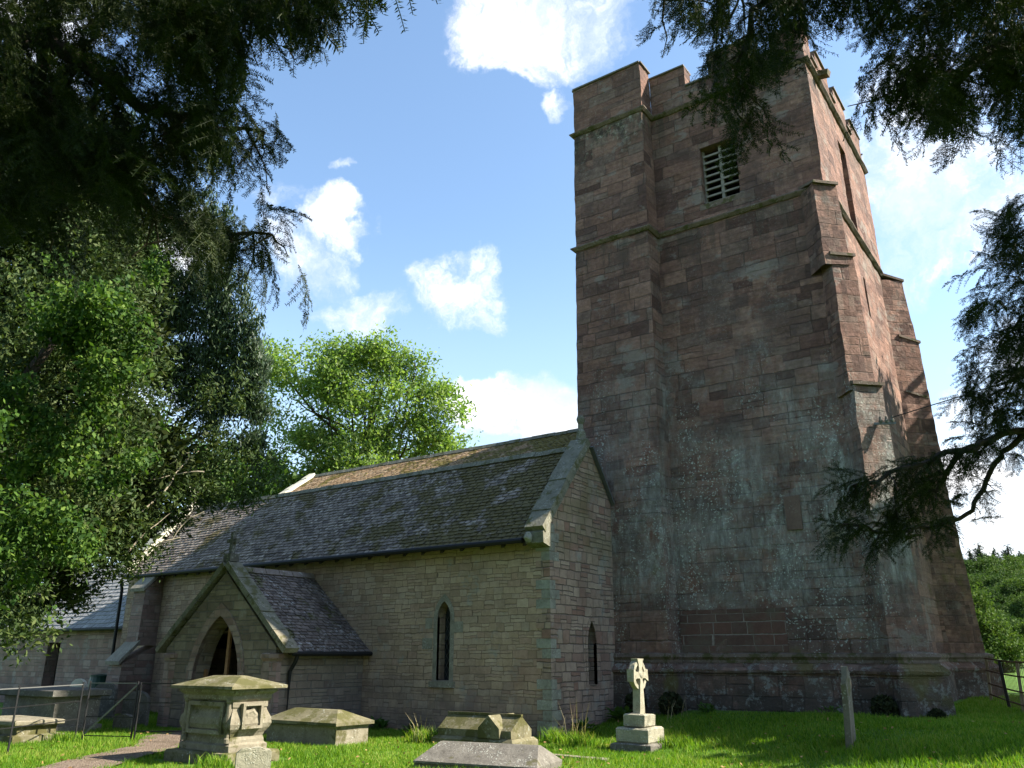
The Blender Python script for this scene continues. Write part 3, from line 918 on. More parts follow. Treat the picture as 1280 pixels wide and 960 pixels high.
# blocked putlog / slab in the middle of the face
mb = MB(); yy = tw(4.6)['ym']; mb.box((-5.52, yy - .035, 4.25), (-5.18, yy + .1, 5.0)); mb.rough(.008); mb.build('carved_slab', plain_stone('red slab', (.11, .07, .055), (.17, .11, .085), la=.2), tower)

# ------------------------------------------------------------------ lawn moss clumps along the tower foot
def fuzz(center, rx, rz, n, size, mat, name, parent=None, seed=0, up=.3):
    r = np.random.default_rng(seed)
    d_ = r.normal(size=(n, 3)); d_ /= np.linalg.norm(d_, axis=1)[:, None]
    rad = .75 + .3 * r.random(n)
    c = np.array(center) + d_ * np.array([rx, rx, rz]) * rad[:, None]
    a = r.normal(size=(n, 3)) + d_ * .8; a /= np.linalg.norm(a, axis=1)[:, None]
    b = np.cross(a, r.normal(size=(n, 3))); b /= np.linalg.norm(b, axis=1)[:, None]
    s_ = size * (.6 + .8 * r.random(n))[:, None]
    V = np.stack([c - b * s_ * .5, c + a * s_, c + b * s_ * .5, c - a * s_ * .5], 1)
    return np_mesh(name, V, 4, mat, parent)
PL = {}
for i, (x, y, z, rx, rz, txt) in enumerate((
        (-9.0, 17.6, .62, .22, .2, 'dark moss cushion on the plinth left of the carved cross'),
        (-8.2, 17.72, .6, .26, .25, 'dark moss cushion on the plinth right of the carved cross'),
        (-5.9, 18.2, .32, .28, .18, 'low dark moss cushion at the foot of the tower front'),
        (-3.85, 17.82, .62, .24, .26, 'round dark moss cushion on the front of the corner buttress'),
        (-2.98, 18.0, .45, .16, .2, 'small moss cushion at the outer foot of the corner buttress'))):
    o = fuzz((x, y, z), rx, rz, 1100, .05, MOSSM, 'moss_cushion', None, i)
    tag(o, txt, 'moss', 'moss cushions on the tower plinth')

# ------------------------------------------------------------------ nave
NX0, NX1, NY = -25.7, -9.62, 15.08
EZ, RY, RZ = 4.22, 16.92, 6.32
nave = thing('church_nave', 'long low buff stone nave with grey tiled roof and single lancet', 'church nave', (-17.5, 15.6, 0))
def arch(cx, hw, z0, zs_, zt, n=8):
    """pointed arch outline, CCW"""
    pts = [(cx - hw, z0), (cx + hw, z0)]
    h = zt - zs_
    rad = (hw * hw + h * h) / (2 * hw)
    right = []
    ang = math.asin(min(1, h / rad))
    for k in range(n + 1):
        t_ = ang * k / n
        right.append((cx + hw - rad + rad * math.cos(t_), zs_ + rad * math.sin(t_)))
    pts += right
    pts += [(2 * cx - x, z) for x, z in right[:-1]][::-1]
    return pts


w1 = arch(-12.50, .19, 1.08, 2.45, 2.80)
mb = MB()
mb.slab([(NX0, -.3), (NX1, -.3), (NX1, 4.35), (NX0, 4.35)], [w1], lambda u, v, dd_: (u, NY + dd_, v), .6)
mb.build('front_wall', NAVE, nave)
g2 = arch(16.80, .20, 1.0, 1.85, 2.35)
def fx(X): return lambda u, v, dd_: (X - dd_, u, v)
mb = MB()
mb.slab([(NY + .003, -.3), (18.2, -.3), (18.2, 4.95), (RY, 6.42), (NY + .003, 4.36)], [g2], fx(NX1 + .004), .55)
mb.build('gable_wall', GABLE, nave)
mb = MB()
mb.slab([(NY + .003, -.3), (18.2, -.3), (18.2, 4.95), (RY, 6.42), (NY + .003, 4.36)], [], fx(NX0 + .55), .55)
mb.build('gable_wall', CHANCEL, nave)
# window: surround, sill, glass
def window(o_shape, i_shape, fn, parent, mat, gmat, sill, proud=.012, dgl=.28):
    mb = MB(); mb.slab(o_shape, [i_shape], lambda u, v, d_: fn(u, v, d_ - proud), .09)
    fo = mb.build('window', mat, parent)
    mb = MB(); mb.slab(i_shape, [], lambda u, v, d_: fn(u, v, d_ + dgl), .02)
    mb.build('pane', gmat, fo)
    return fo
wo = window(arch(-12.50, .30, 1.06, 2.42, 2.96), w1, lambda u, v, d_: (u, NY + d_, v), nave, DRESS, GLASS, None)
mb = MB(); mb.box((-12.86, NY - .06, .93), (-12.14, NY + .2, 1.057)); mb.rough(.006); mb.build('sill', DRESS, wo)
for sx, z, wd in ((-12.98, 1.75, .3), (-12.12, 2.1, .36), (-12.95, 2.2, .2)):
    mb = MB(); mb.box((sx - wd / 2, NY - .009, z), (sx + wd / 2, NY + .1, z + .24)); mb.build('jamb_block', DRESS, wo)
wo2 = window(arch(16.80, .29, .97, 1.83, 2.5), g2, fx(NX1 + .004), nave, GABLE, DARK, None)
# quoins
for k in range(22):
    z = -.05 + k * .2
    if z > 4.15: break
    lw, rw = (.34, .2) if k % 2 else (.2, .36)
    jz = random.uniform(-.012, .012)
    mb = MB()
    mb.box((NX1 - lw, NY - .012 - random.random() * .006, z + .004), (NX1 + .016 + random.random() * .006, NY + rw, z + .192 + jz * 0))
    mb.build('quoin', QUOIN if random.random() < .62 else GABLE, nave)
# roof tiles as real overlapping courses
def tile_roof(e0, e1, r0, r1, course, tw_, mat, parent, name, thick=.02, jit=.012, under=True):
    """e0,e1 eaves ends; r0,r1 ridge ends (same order, left to right seen from outside)"""
    e0, e1, r0, r1 = map(lambda p: Vector(p), (e0, e1, r0, r1))
    mb = MB()
    sl_ = (r0 - e0).length
    nc = max(2, round(sl_ / course))
    nrm = (e1 - e0).cross(r0 - e0).normalized()
    for j in range(nc):
        t0, t1 = j / nc, min(1.0, (j + 1.35) / nc)
        a0, a1 = e0.lerp(r0, t0), e1.lerp(r1, t0)
        b0, b1 = e0.lerp(r0, t1), e1.lerp(r1, t1)
        L_ = (a1 - a0).length
        n = max(1, round(L_ / tw_))
        cuts = [0] + sorted(min(.999, max(.001, (i + .5 * (j % 2) + random.uniform(-.22, .22)) / n)) for i in range(1, n)) + [1]
        for s0, s1 in zip(cuts, cuts[1:]):
            if s1 - s0 < .15 / n: continue
            g = .012 / L_
            p0, p1 = a0.lerp(a1, s0 + g), a0.lerp(a1, s1 - g)
            q0, q1 = b0.lerp(b1, s0 + g), b0.lerp(b1, s1 - g)
            dn = (e0 - r0).normalized() * random.uniform(-jit, jit)
            lift = thick * (1.25 + random.random() * .6)
            tl0, tl1 = random.uniform(-.005, .005), random.uniform(-.005, .005)
            P0, P1 = p0 + dn + nrm * (lift + tl0), p1 + dn + nrm * (lift + tl1)
            Q0, Q1 = q0 + nrm * .004, q1 + nrm * .004
            mb.poly([P0, P1, Q1, Q0])
            mb.poly([P0 - nrm * (thick + tl0), P1 - nrm * (thick + tl1), P1, P0])
            # join into one island by sharing the front edge
            i = len(mb.v) - 8
            mb.f[-1] = (i + 4, i + 5, i + 1, i)
    o_ = mb.build(name, mat, parent)
    return o_
def under(e0, e1, r0, r1, mat, parent, name='roof_deck', th=.06):
    e0, e1, r0, r1 = map(Vector, (e0, e1, r0, r1))
    n = (e1 - e0).cross(r0 - e0).normalized()
    mb = MB(); a = -n * .008; b = -n * (th + .008)
    mb.hexa([e0 + b, e1 + b, r1 + b, r0 + b, e0 + a, e1 + a, r1 + a, r0 + a])
    return mb.build(name, mat, parent)
sl = (RZ - EZ) / (RY - NY)
ov = .3
E0, E1 = (NX0 + .3, NY - ov, EZ - ov * sl + .12), (NX1 - .30, NY - ov, EZ - ov * sl + .12)
R0, R1 = (NX0 + .3, RY, RZ + .1), (NX1 - .30, RY, RZ + .1)
tile_roof(E0, E1, R0, R1, .125, .2, TILE, nave, 'roof')
under(E0, E1, R0, R1, RAFTER, nave)
mb = MB(); mb.hexa([(NX0 + .3, RY, RZ - .02), (NX1 - .9, RY, RZ - .02), (NX1 - .9, 18.4, RZ - 1.7), (NX0 + .3, 18.4, RZ - 1.7), (NX0 + .3, RY, RZ + .08), (NX1 - .9, RY, RZ + .08), (NX1 - .9, 18.4, RZ - 1.6), (NX0 + .3, 18.4, RZ - 1.6)]); mb.build('rear_slope', TILE, nave)
x = NX0 + .32
while x < NX1 - .5:
    l_ = random.uniform(.42, .5)
    l_ = min(l_, NX1 - .32 - x)
    mb = MB(); z = RZ + .1 + random.uniform(-.008, .008)
    mb.loft([[(xx, RY - .13, z - .06), (xx, RY - .05, z + .07), (xx, RY + .05, z + .07), (xx, RY + .13, z - .06)] for xx in (x, x + l_ - .012)])
    mb.build('ridge_tile', COPING, nave); x += l_
# raised gable copings
def coping(pts, X0, X1, parent, mat, th=.16, seg=.5, name='coping'):
    """stones lying on a gable line in a plane X=const"""
    for (ya, za), (yb_, zb_) in zip(pts, pts[1:]):
        a, b = Vector((0, ya, za)), Vector((0, yb_, zb_))
        n = max(1, round((b - a).length / seg))
        d_ = (b - a).normalized(); nn = Vector((0, -d_.z, d_.y))
        if nn.z < 0: nn = -nn
        for k in range(n):
            p = a.lerp(b, k / n) + d_ * .004; q = a.lerp(b, (k + 1) / n) - d_ * .004
            t_ = th + random.uniform(-.015, .015)
            mb = MB()
            f = lambda X, v, h: Vector((X, v.y + nn.y * h, v.z + nn.z * h))
            mb.hexa([f(X0, p, 0), f(X1, p, 0), f(X1, q, 0), f(X0, q, 0), f(X0, p, t_), f(X1, p, t_), f(X1, q, t_), f(X0, q, t_)])
            mb.rough(.008, 4)
            mb.build(name, mat, parent)
coping([(NY - .22, EZ - .1), (RY, RZ + .16)], NX1 - .42, NX1 + .07, nave, COPING, .2)
coping([(RY + .01, RZ + .1), (17.95, 5.15)], NX1 - .42, NX1 + .02, nave, COPING, .07)
coping([(NY - .22, EZ - .1), (RY, RZ + .16)], NX0 - .07, NX0 + .38, nave, COPPALE, .2)
coping([(RY + .01, RZ + .16), (18.2, 4.95)], NX0 - .07, NX0 + .38, nave, COPPALE, .2)
mb = MB(); mb.bar((NX1 + .07, RY + .03, RZ + .1), (NX1 + .07, 17.96, 5.12), .10, .06); mb.build('flashing', LEAD, nave)
# finial on the near gable
mb = MB(); mb.loft([[(NX1 - .2 + r_ * math.cos(t_), RY + r_ * math.sin(t_), z) for t_ in (k * math.pi / 4 for k in range(8))] for r_, z in ((.13, RZ + .3), (.11, RZ + .5), (.07, RZ + .56), (.06, RZ + .7), (.09, RZ + .74), (.11, RZ + .82), (.08, RZ + .9), (.01, RZ + .93))]); mb.build('finial', COPING, nave)
# kneeler with carved head at the eaves
mb = MB(); mb.hexa([(NX1 - .42, NY - .3, EZ - .32), (NX1 + .05, NY - .3, EZ - .32), (NX1 + .05, NY, EZ - .4), (NX1 - .42, NY, EZ - .4), (NX1 - .42, NY - .3, EZ - .1), (NX1 + .05, NY - .3, EZ - .1), (NX1 + .05, NY, EZ + .2), (NX1 - .42, NY, EZ + .2)]); mb.rough(.012); mb.build('kneeler', COPING, nave)
bm = bmesh.new(); bmesh.ops.create_icosphere(bm, subdivisions=3, radius=.09)
for v_ in bm.verts:
    p = v_.co.copy()
    v_.co.z *= 1.3
    if p.y < 0: v_.co.y *= 1.0 + .35 * math.exp(-((p.x) ** 2 + (p.z) ** 2) / .0012)
    for ex in (-.045, .045):
        v_.co.y += .035 * math.exp(-((p.x - ex) ** 2 + (p.z - .03) ** 2) / .0007) * (1 if p.y < 0 else 0)
    v_.co.y += .03 * math.exp(-(p.x ** 2 / .003 + (p.z + .06) ** 2 / .0004)) * (1 if p.y < 0 else 0)
    v_.co += noise.noise_vector(p * 14) * .012
me = D.meshes.new('carved_head'); bm.to_mesh(me); bm.free(); me.materials.append(QUOIN)
ho = link('carved_head', me, nave); ho.location = (NX1 - .3, NY - .36, EZ - .2)
# gutter, rafter ends
mb = MB(); mb.tube([(NX0 + .3, NY - ov - .06, E0[2] - .03), (NX1 - .45, NY - ov - .06, E0[2] - .03)], .06, 8); mb.build('gutter', IRON, nave)
x = NX0 + .5
while x < NX1 - .45:
    mb = MB(); mb.hexa([(x, NY - ov + .02, E0[2] - .14), (x + .09, NY - ov + .02, E0[2] - .14), (x + .09, NY + .0, E0[2] + .1), (x, NY + .0, E0[2] + .1), (x, NY - ov + .02, E0[2] - .03), (x + .09, NY - ov + .02, E0[2] - .03), (x + .09, NY + .0, E0[2] + .3), (x, NY + .0, E0[2] + .3)])
    mb.build('rafter_end', RAFTER, nave); x += .58
# stepped buttress by the porch
mb = MB(); caps = MB()
bx0, bx1 = -24.35, -23.75
mb.hexa([(bx0, NY - .62, 1.9), (bx1, NY - .62, 1.9), (bx1, NY + .05, 1.9), (bx0, NY + .05, 1.9), (bx0, NY - .58, 3.5), (bx1, NY - .58, 3.5), (bx1, NY + .05, 4.1), (bx0, NY + .05, 4.1)])
mb.hexa([(bx0 - .04, NY - 1.12, -.3), (bx1 + .04, NY - 1.12, -.3), (bx1 + .04, NY + .05, -.3), (bx0 - .04, NY + .05, -.3), (bx0 - .04, NY - 1.02, 1.38), (bx1 + .04, NY - 1.02, 1.38), (bx1 + .04, NY + .05, 1.92), (bx0 - .04, NY + .05, 1.92)])
bo = mb.build('buttress', CHANCEL, nave)
for (ya, za, yb_, zb_) in ((NY - .68, 3.46, NY + .01, 4.16), (NY - 1.12, 1.36, NY - .55, 1.95)):
    mb = MB(); mb.hexa([(bx0 - .07, ya, za), (bx1 + .07, ya, za), (bx1 + .07, yb_, zb_), (bx0 - .07, yb_, zb_), (bx0 - .07, ya - .02, za + .1), (bx1 + .07, ya - .02, za + .1), (bx1 + .07, yb_ - .02, zb_ + .1), (bx0 - .07, yb_ - .02, zb_ + .1)]); mb.rough(.008); mb.build('weathering_slab', DRESS, bo)
# downpipe at the far end
mb = MB(); mb.tube([(NX0 - .1, NY - .2, 3.9), (NX0 - .1, NY - .14, 3.6), (NX0 - .1, NY - .14, 0)], .05, 8); mb.build('downpipe', IRON, nave)
# stone cross on the far gable
mb = MB(); cx, cy, cz = NX0 + .15, RY, RZ + .34
mb.box((cx - .07, cy - .07, cz), (cx + .07, cy + .07, cz + .75)); mb.box((cx - .06, cy - .24, cz + .4), (cx + .06, cy - .072, cz + .54)); mb.box((cx - .06, cy + .072, cz + .4), (cx + .06, cy + .24, cz + .54)); mb.rough(.01); mb.build('gable_cross', COPPALE, nave)

# ------------------------------------------------------------------ rear range with the brown roof
rear = thing('rear_aisle', 'higher roofed range behind the nave with sunlit mossy brown tiles', 'church aisle', (-17, 22, 0))
QX0, QX1, QY, QZ = -25.2, -10.5, 22.0, 8.42
e0, e1, r0, r1 = (QX0, 18.3, 5.83), (QX1, 18.3, 5.83), (QX0, QY, QZ), (QX1, QY, QZ)
tile_roof(e0, e1, r0, r1, .13, .2, TILEB, rear, 'roof'); under(e0, e1, r0, r1, RAFTER, rear)
mb = MB(); mb.hexa([(QX0, QY, QZ - .1), (QX1, QY, QZ - .1), (QX1, 25.7, 4.6), (QX0, 25.7, 4.6), (QX0, QY, QZ), (QX1, QY, QZ), (QX1, 25.7, 4.7), (QX0, 25.7, 4.7)]); mb.build('rear_slope', TILEB, rear)
mb = MB(); mb.slab([(18.5, -.2), (25.5, -.2), (25.5, 4.7), (QY, QZ - .12), (18.5, 5.85)], [], fx(QX0 + .5), .45); mb.build('gable_wall', CHANCEL, rear)
mb = MB(); mb.box((QX0 + .6, 25.0, -.2), (QX1, 25.5, 4.6)); mb.build('back_wall', CHANCEL, rear)
x = QX0
while x < QX1 - .1:
    l_ = min(.46, QX1 - x); mb = MB(); z = QZ + .02 + random.uniform(-.008, .008)
    mb.loft([[(xx, QY - .14, z - .06), (xx, QY - .05, z + .07), (xx, QY + .05, z + .07), (xx, QY + .14, z - .06)] for xx in (x, x + l_ - .012)]); mb.build('ridge_tile', COPING, rear); x += l_
coping([(18.35, 5.92), (QY, QZ + .05)], QX0 - .2, QX0 + .12, rear, COPPALE, .12)

# ------------------------------------------------------------------ porch
porch = thing('church_porch', 'gabled stone porch with pointed doorway and dark mossy tiled roof', 'porch', (-17.1, 13.6, 0))
PY, PX0, PX1, PCX, PEZ, PRZ = 12.4, -19.05, -15.0, -17.02, 1.78, 3.5
ia = arch(-17.05, .85, -.25, 1.05, 2.5, 12)
mb = MB(); mb.slab([(PX0, -.3), (PX1, -.3), (PX1, PEZ), (PCX, PRZ), (PX0, PEZ)], [ia], lambda u, v, d_: (u, PY + d_, v), .45); mb.build('front_wall', PORCH, porch)
oa = arch(-17.05, 1.06, -.25, 1.03, 2.78, 12)
ra = [(x, z) for x, z in ia]
mb = MB(); mb.slab([(x, max(z, -.2)) for x, z in oa], [[(x, max(z, -.15)) for x, z in ia]], lambda u, v, d_: (u, PY - .02 + d_, v), .1); mb.build('door_arch', CHANCEL, porch)
for xa, xb, mt in ((PX0, PX0 + .42, PORCH), (PX1 - .42, PX1 + .004, PORCH)):
    mb = MB(); mb.box((xa, PY + .452, -.3), (xb, NY - .003, PEZ)); mb.build('side_wall', mt, porch)
mb = MB(); mb.box((PX0 + .43, 14.9, -.2), (PX1 - .43, 14.97, PEZ + .3)); mb.box((PX0 + .43, PY + .5, PEZ + .35), (PX1 - .43, 14.8, PEZ + .4)); mb.build('inner_wall', PLASTER, porch)
# timber gates of the doorway
dr = MB(); dr.box((-17.9, PY + .3, .06), (-17.8, PY + .36, 1.3)); dr.box((-17.12, PY + .3, .06), (-17.03, PY + .36, 2.44)); dr.box((-17.8, PY + .305, .95), (-17.12, PY + .355, 1.07)); dr.box((-17.8, PY + .305, .08), (-17.12, PY + .355, .2)); dr.box((-17.03, PY + .305, .95), (-16.22, PY + .355, 1.07))
do = dr.build('door', WOOD, porch)
for k in range(5):
    x = -17.74 + k * .14
    mb = MB(); mb.box((x, PY + .315, .2), (x + .035, PY + .345, .95)); mb.build('baluster', WOOD, do)
for sx in (1, -1):
    ex = PCX + sx * 2.26
    ez = PEZ - .1
    if sx > 0: q = ((ex, PY + .2, ez), (ex, NY - .01, ez), (PCX, PY + .2, PRZ + .08), (PCX, NY - .01, PRZ + .08))
    else: q = ((ex, NY - .01, ez), (ex, PY + .2, ez), (PCX, NY - .01, PRZ + .08), (PCX, PY + .2, PRZ + .08))
    tile_roof(*q, .115, .19, TILEP, porch, 'roof'); under(*q, RAFTER, porch)
mb = MB(); mb.tube([(PCX + 2.3, PY + .25, PEZ - .13), (PCX + 2.3, NY - .03, PEZ - .13)], .05, 8); mb.build('gutter', IRON, porch)
mb = MB(); mb.tube([(PCX + 2.28, PY + .4, PEZ - .15), (PCX + 2.22, PY + .4, PEZ - .3), (PX1 + .07, PY + .38, PEZ - .5), (PX1 + .07, PY + .38, 0)], .045, 8); mb.build('downpipe', IRON, porch)
y = PY + .25
while y < NY - .1:
    mb = MB(); l_ = min(.42, NY - .02 - y); z = PRZ + .1
    mb.loft([[(PCX - .13, yy_, z - .07), (PCX - .05, yy_, z + .06), (PCX + .05, yy_, z + .06), (PCX + .13, yy_, z - .07)][::-1] for yy_ in (y, y + l_ - .012)]); mb.build('ridge_tile', TILEP, porch); y += l_
for sx in (1, -1):
    a, b = Vector((PCX + sx * 2.34, 0, PEZ - .12)), Vector((PCX, 0, PRZ + .14))
    for k in range(5):
        p, q = a.lerp(b, k / 5 + .003), a.lerp(b, (k + 1) / 5 - .003)
        nn = Vector((sx * (b - a).normalized().z, 0, abs((b - a).normalized().x)))
        t_ = .13 + random.uniform(-.01, .015)
        mb = MB()
        mb.hexa([(p.x, PY - .07, p.z), (q.x, PY - .07, q.z), (q.x, PY + .32, q.z), (p.x, PY + .32, p.z)] + [(v_.x + nn.x * t_, yy_, v_.z + nn.z * t_) for v_, yy_ in ((p, PY - .07), (q, PY - .07), (q, PY + .32), (p, PY + .32))])
        mb.rough(.008, 4); mb.build('coping', COPING if k != 0 else TOMBSIDE, porch)  # end stones in paler limestone, the sunlit tip put into the colour
mb = MB(); cx, cy, cz = PCX, PY + .1, PRZ + .25
mb.box((cx - .13, cy - .13, cz), (cx + .13, cy + .13, cz + .18)); mb.box((cx - .05, cy - .05, cz + .182), (cx + .05, cy + .05, cz + .7)); mb.box((cx - .18, cy - .045, cz + .45), (cx - .052, cy + .045, cz + .54)); mb.box((cx + .052, cy - .045, cz + .45), (cx + .18, cy + .045, cz + .54)); mb.rough(.01); mb.build('porch_cross', LEDGERD, porch)
for sx, X in ((1, PX1), (-1, PX0)):
    mb = MB(); mb.loft([[(X - sx * .2 + r_ * math.cos(t_), PY + .08 + r_ * math.sin(t_) * .6, z) for t_ in (k * math.pi / 4 + math.pi / 8 for k in range(8))] for r_, z in ((.27, -.2), (.27, 1.5), (.33, 1.56), (.33, 1.64), (.27, 1.66))]); mb.build('corner_shaft', CHANCEL, porch)

# ------------------------------------------------------------------ chancel
ch = thing('church_chancel', 'low pink stone chancel with pale slate roof at the far end', 'chancel', (-29.5, 16, 0))
CY, CZ = 15.5, 2.5
mb = MB(); cwn = [(-31.0, .55), (-30.15, .55), (-30.15, 2.05), (-31.0, 2.05)]
mb.slab([(-35.0, -.3), (NX0 - .02, -.3), (NX0 - .02, CZ), (-35.0, CZ)], [cwn], lambda u, v, d_: (u, CY + d_, v), .5); mb.build('front_wall', CHANCEL, ch)
mb = MB(); mb.box((-31.05, CY + .4, .5), (-30.1, CY + .45, 2.1)); wn_ = mb.build('window', DARK, ch)
mb = MB(); mb.box((-35.0, CY + .55, -.3), (-34.5, 20.5, CZ)); mb.build('end_wall', CHANCEL, ch)
q = ((-35.1, CY - .25, CZ - .02), (NX0 - .03, CY - .25, CZ - .02), (-35.1, 17.9, 5.0), (NX0 - .03, 17.9, 5.0))
tile_roof(*q, .2, .3, TILES, ch, 'roof'); under(*q, RAFTER, ch)
q = ((NX0 - .03, 20.5, CZ), (-35.1, 20.5, CZ), (NX0 - .03, 17.9, 5.0), (-35.1, 17.9, 5.0))
under(*q, LEAD, ch, 'rear_slope')
coping([(CY - .25, CZ + .05), (17.9, 5.1)], -35.2, -34.9, ch, COPPALE, .14)
mb = MB(); mb.tube([(-25.98, CY - .1, CZ - .1), (-25.98, CY - .1, .95)], .04, 8); mb.build('downpipe', PALEPIPE, ch)
mb = MB(); mb.tube([(-35.0, CY - .3, CZ - .06), (NX0 - .1, CY - .3, CZ - .06)], .05, 8); mb.build('gutter', IRON, ch)
# water butt
bt = MB(); bt.loft([[(-26.25 + r_ * math.cos(t_), 14.95 + r_ * math.sin(t_), z) for t_ in (k * math.pi / 10 for k in range(20))] for r_, z in ((.3, 0), (.36, .25), (.38, .5), (.36, .8), (.33, .98), (.35, .98), (.35, 1.03), (.05, 1.07))])
bo = thing('water_butt', 'dark green barrel shaped water butt under the chancel downpipe', 'water butt', (-26.25, 14.95, 0))
bt.build('barrel', BUTT, bo, smooth=False)
mb = MB(); mb.tube([(-26.25, 14.57, .15), (-26.25, 14.47, .15), (-26.25, 14.47, .1)], .02, 6); mb.build('tap', IRON, bo)

# ------------------------------------------------------------------ tombs
def rings_box(mb, cx, cy, spec, hx, hy, seg=3):
    """stack of rectangles: spec (inset, z)"""
    rings = []
    for ins, z in spec:
        a, b = hx - ins, hy - ins
        ring = []
        for (x0, y0), (x1, y1) in (((-a, -b), (a, -b)), ((a, -b), (a, b)), ((a, b), (-a, b)), ((-a, b), (-a, -b))):
            for k in range(seg):
                ring.append((cx + x0 + (x1 - x0) * k / seg, cy + y0 + (y1 - y0) * k / seg, z))
        rings.append(ring)
    mb.loft(rings)
    return mb
TCX, TCY = -12.24, 9.2
HX, HY = .77, .50
tomb = thing('chest_tomb', 'tall chest tomb with hipped lid and bulging panelled end, in front of the porch', 'tomb', (TCX, TCY, 0))
mb = MB(); rings_box(mb, TCX, TCY, [(-.02, -.25), (-.02, .12), (.0, .16), (.10, .17)], HX, HY); mb.rough(.01); mb.build('base', TOMBGREEN, tomb)
mb = MB(); rings_box(mb, TCX, TCY, [(.13, .14), (.13, .26), (.17, .29), (.17, .33), (.19, .38), (.17, .43), (.12, .5), (.10, .57), (.115, .66), (.16, .76), (.17, .80), (.155, .82), (.155, .90), (.12, .94), (.12, 1.0), (.06, 1.05), (.06, 1.09)], HX, HY, 6); mb.rough(.011, 5, .006, 12); mb.build('body', TOMBSIDE, tomb)
mb = MB()
def ringr(a, b, z): return [(TCX - a, TCY - b, z), (TCX + a, TCY - b, z), (TCX + a, TCY + b, z), (TCX - a, TCY + b, z)]
mb.loft([ringr(HX + .02, HY + .02, 1.092), ringr(HX + .05, HY + .05, 1.10), ringr(HX + .05, HY + .05, 1.145), ringr(.36, .06, 1.29), ringr(.30, .03, 1.295)]); mb.rough(.006, 4); mb.build('lid', TOMBGREEN, tomb)
# carved panels: end and front
mb = MB(); X = TCX + HX - .17
mb.slab([(TCY - .2, .5), (TCY + .2, .5), (TCY + .2, .88), (TCY - .2, .88)], [[(TCY - .15, .54), (TCY + .15, .54), (TCY + .15, .84), (TCY - .15, .84)]], lambda u, v, d_: (X + .10 - d_, u, v), .07); pn = mb.build('panel', TOMBSIDE, tomb)
mb = MB(); mb.loft([[(X + h_, TCY + a * math.cos(t_) * (1 + .12 * math.cos(5 * t_)), .69 + a * .8 * math.sin(t_) * (1 + .12 * math.cos(5 * t_))) for t_ in (k * math.pi / 12 for k in range(24))] for a, h_ in ((.14, .02), (.13, .05), (.08, .065), (.05, .055))]); mb.rough(.006, 6); mb.build('carving', TOMBSIDE, pn)
mb = MB(); Y = TCY - HY + .14
mb.slab([(TCX - .46, .42), (TCX + .46, .42), (TCX + .46, .9), (TCX - .46, .9)], [[(TCX - .4, .48), (TCX + .4, .48), (TCX + .4, .84), (TCX - .4, .84)]], lambda u, v, d_: (u, Y - .05 + d_, v), .1); mb.build('panel', TOMBSIDE, tomb)
for sx in (-1, 1):
    mb = MB(); mb.loft([[(TCX + sx * .55 + .75 * r_ * math.cos(t_), Y + .0 + r_ * .7 * math.sin(t_), z) for t_ in (k * math.pi / 5 for k in range(10))] for r_, z in ((.07, .30), (.07, .36), (.05, .38), (.085, .55), (.06, .8), (.05, .88), (.075, .9), (.075, .95))]); mb.build('baluster', TOMBSIDE, tomb)

def hs_outline(hw, h):
    pts = [(-hw, -.2), (hw, -.2), (hw, h * .8)]
    pts += [(hw * .97 - hw * .2 * (1 - math.cos(t)), h * .8 + h * .09 * math.sin(t)) for t in (.5, 1.0, 1.5)]
    pts += [(hw * .12 + hw * .52 * math.cos(t), h * .87 + h * .13 * math.sin(t)) for t in (.2, .7, 1.2, 1.7, 2.2)]
    pts += [(-hw * .02, h * .93)]
    pts += [(-hw * .45 + hw * .4 * math.cos(t), h * .84 + h * .15 * math.sin(t)) for t in (1.0, 1.6, 2.2, 2.8)] + [(-hw, h * .78)]
    return pts
mb = MB(); ca, sa = math.cos(R(58)), math.sin(R(58))
hx_, hy_ = -10.42, 8.38
mb.slab(hs_outline(.24, .36), [], lambda u, v, d_: (hx_ + ca * u - sa * (d_ - .04), hy_ + sa * u + ca * (d_ - .04), v), .09)
mb.rough(.01, 6); o = mb.build('headstone', CROSSST)
tag(o, 'small white scalloped headstone standing at the corner of the tall chest tomb', 'headstone')

LC = (-13.25, 12.15)
low = thing('low_chest_tomb', 'long low tomb with hipped slab lid beside the porch side wall', 'tomb', (LC[0], LC[1], 0))
mb = MB(); rings_box(mb, *LC, [(.02, -.25), (.02, .30), (.0, .33)], 1.0, .45); mb.rough(.01); mb.build('body', TOMBSIDE, low)
mb = MB(); mb.loft([[(LC[0] + sx * a, LC[1] + sy * b, z) for sx, sy in ((-1, -1), (1, -1), (1, 1), (-1, 1))] for a, b, z in ((1.0, .46, .332), (1.06, .51, .345), (1.06, .51, .40), (.62, .07, .60), (.58, .03, .605))]); mb.rough(.008, 4); mb.build('lid', TOMBGREEN, low)

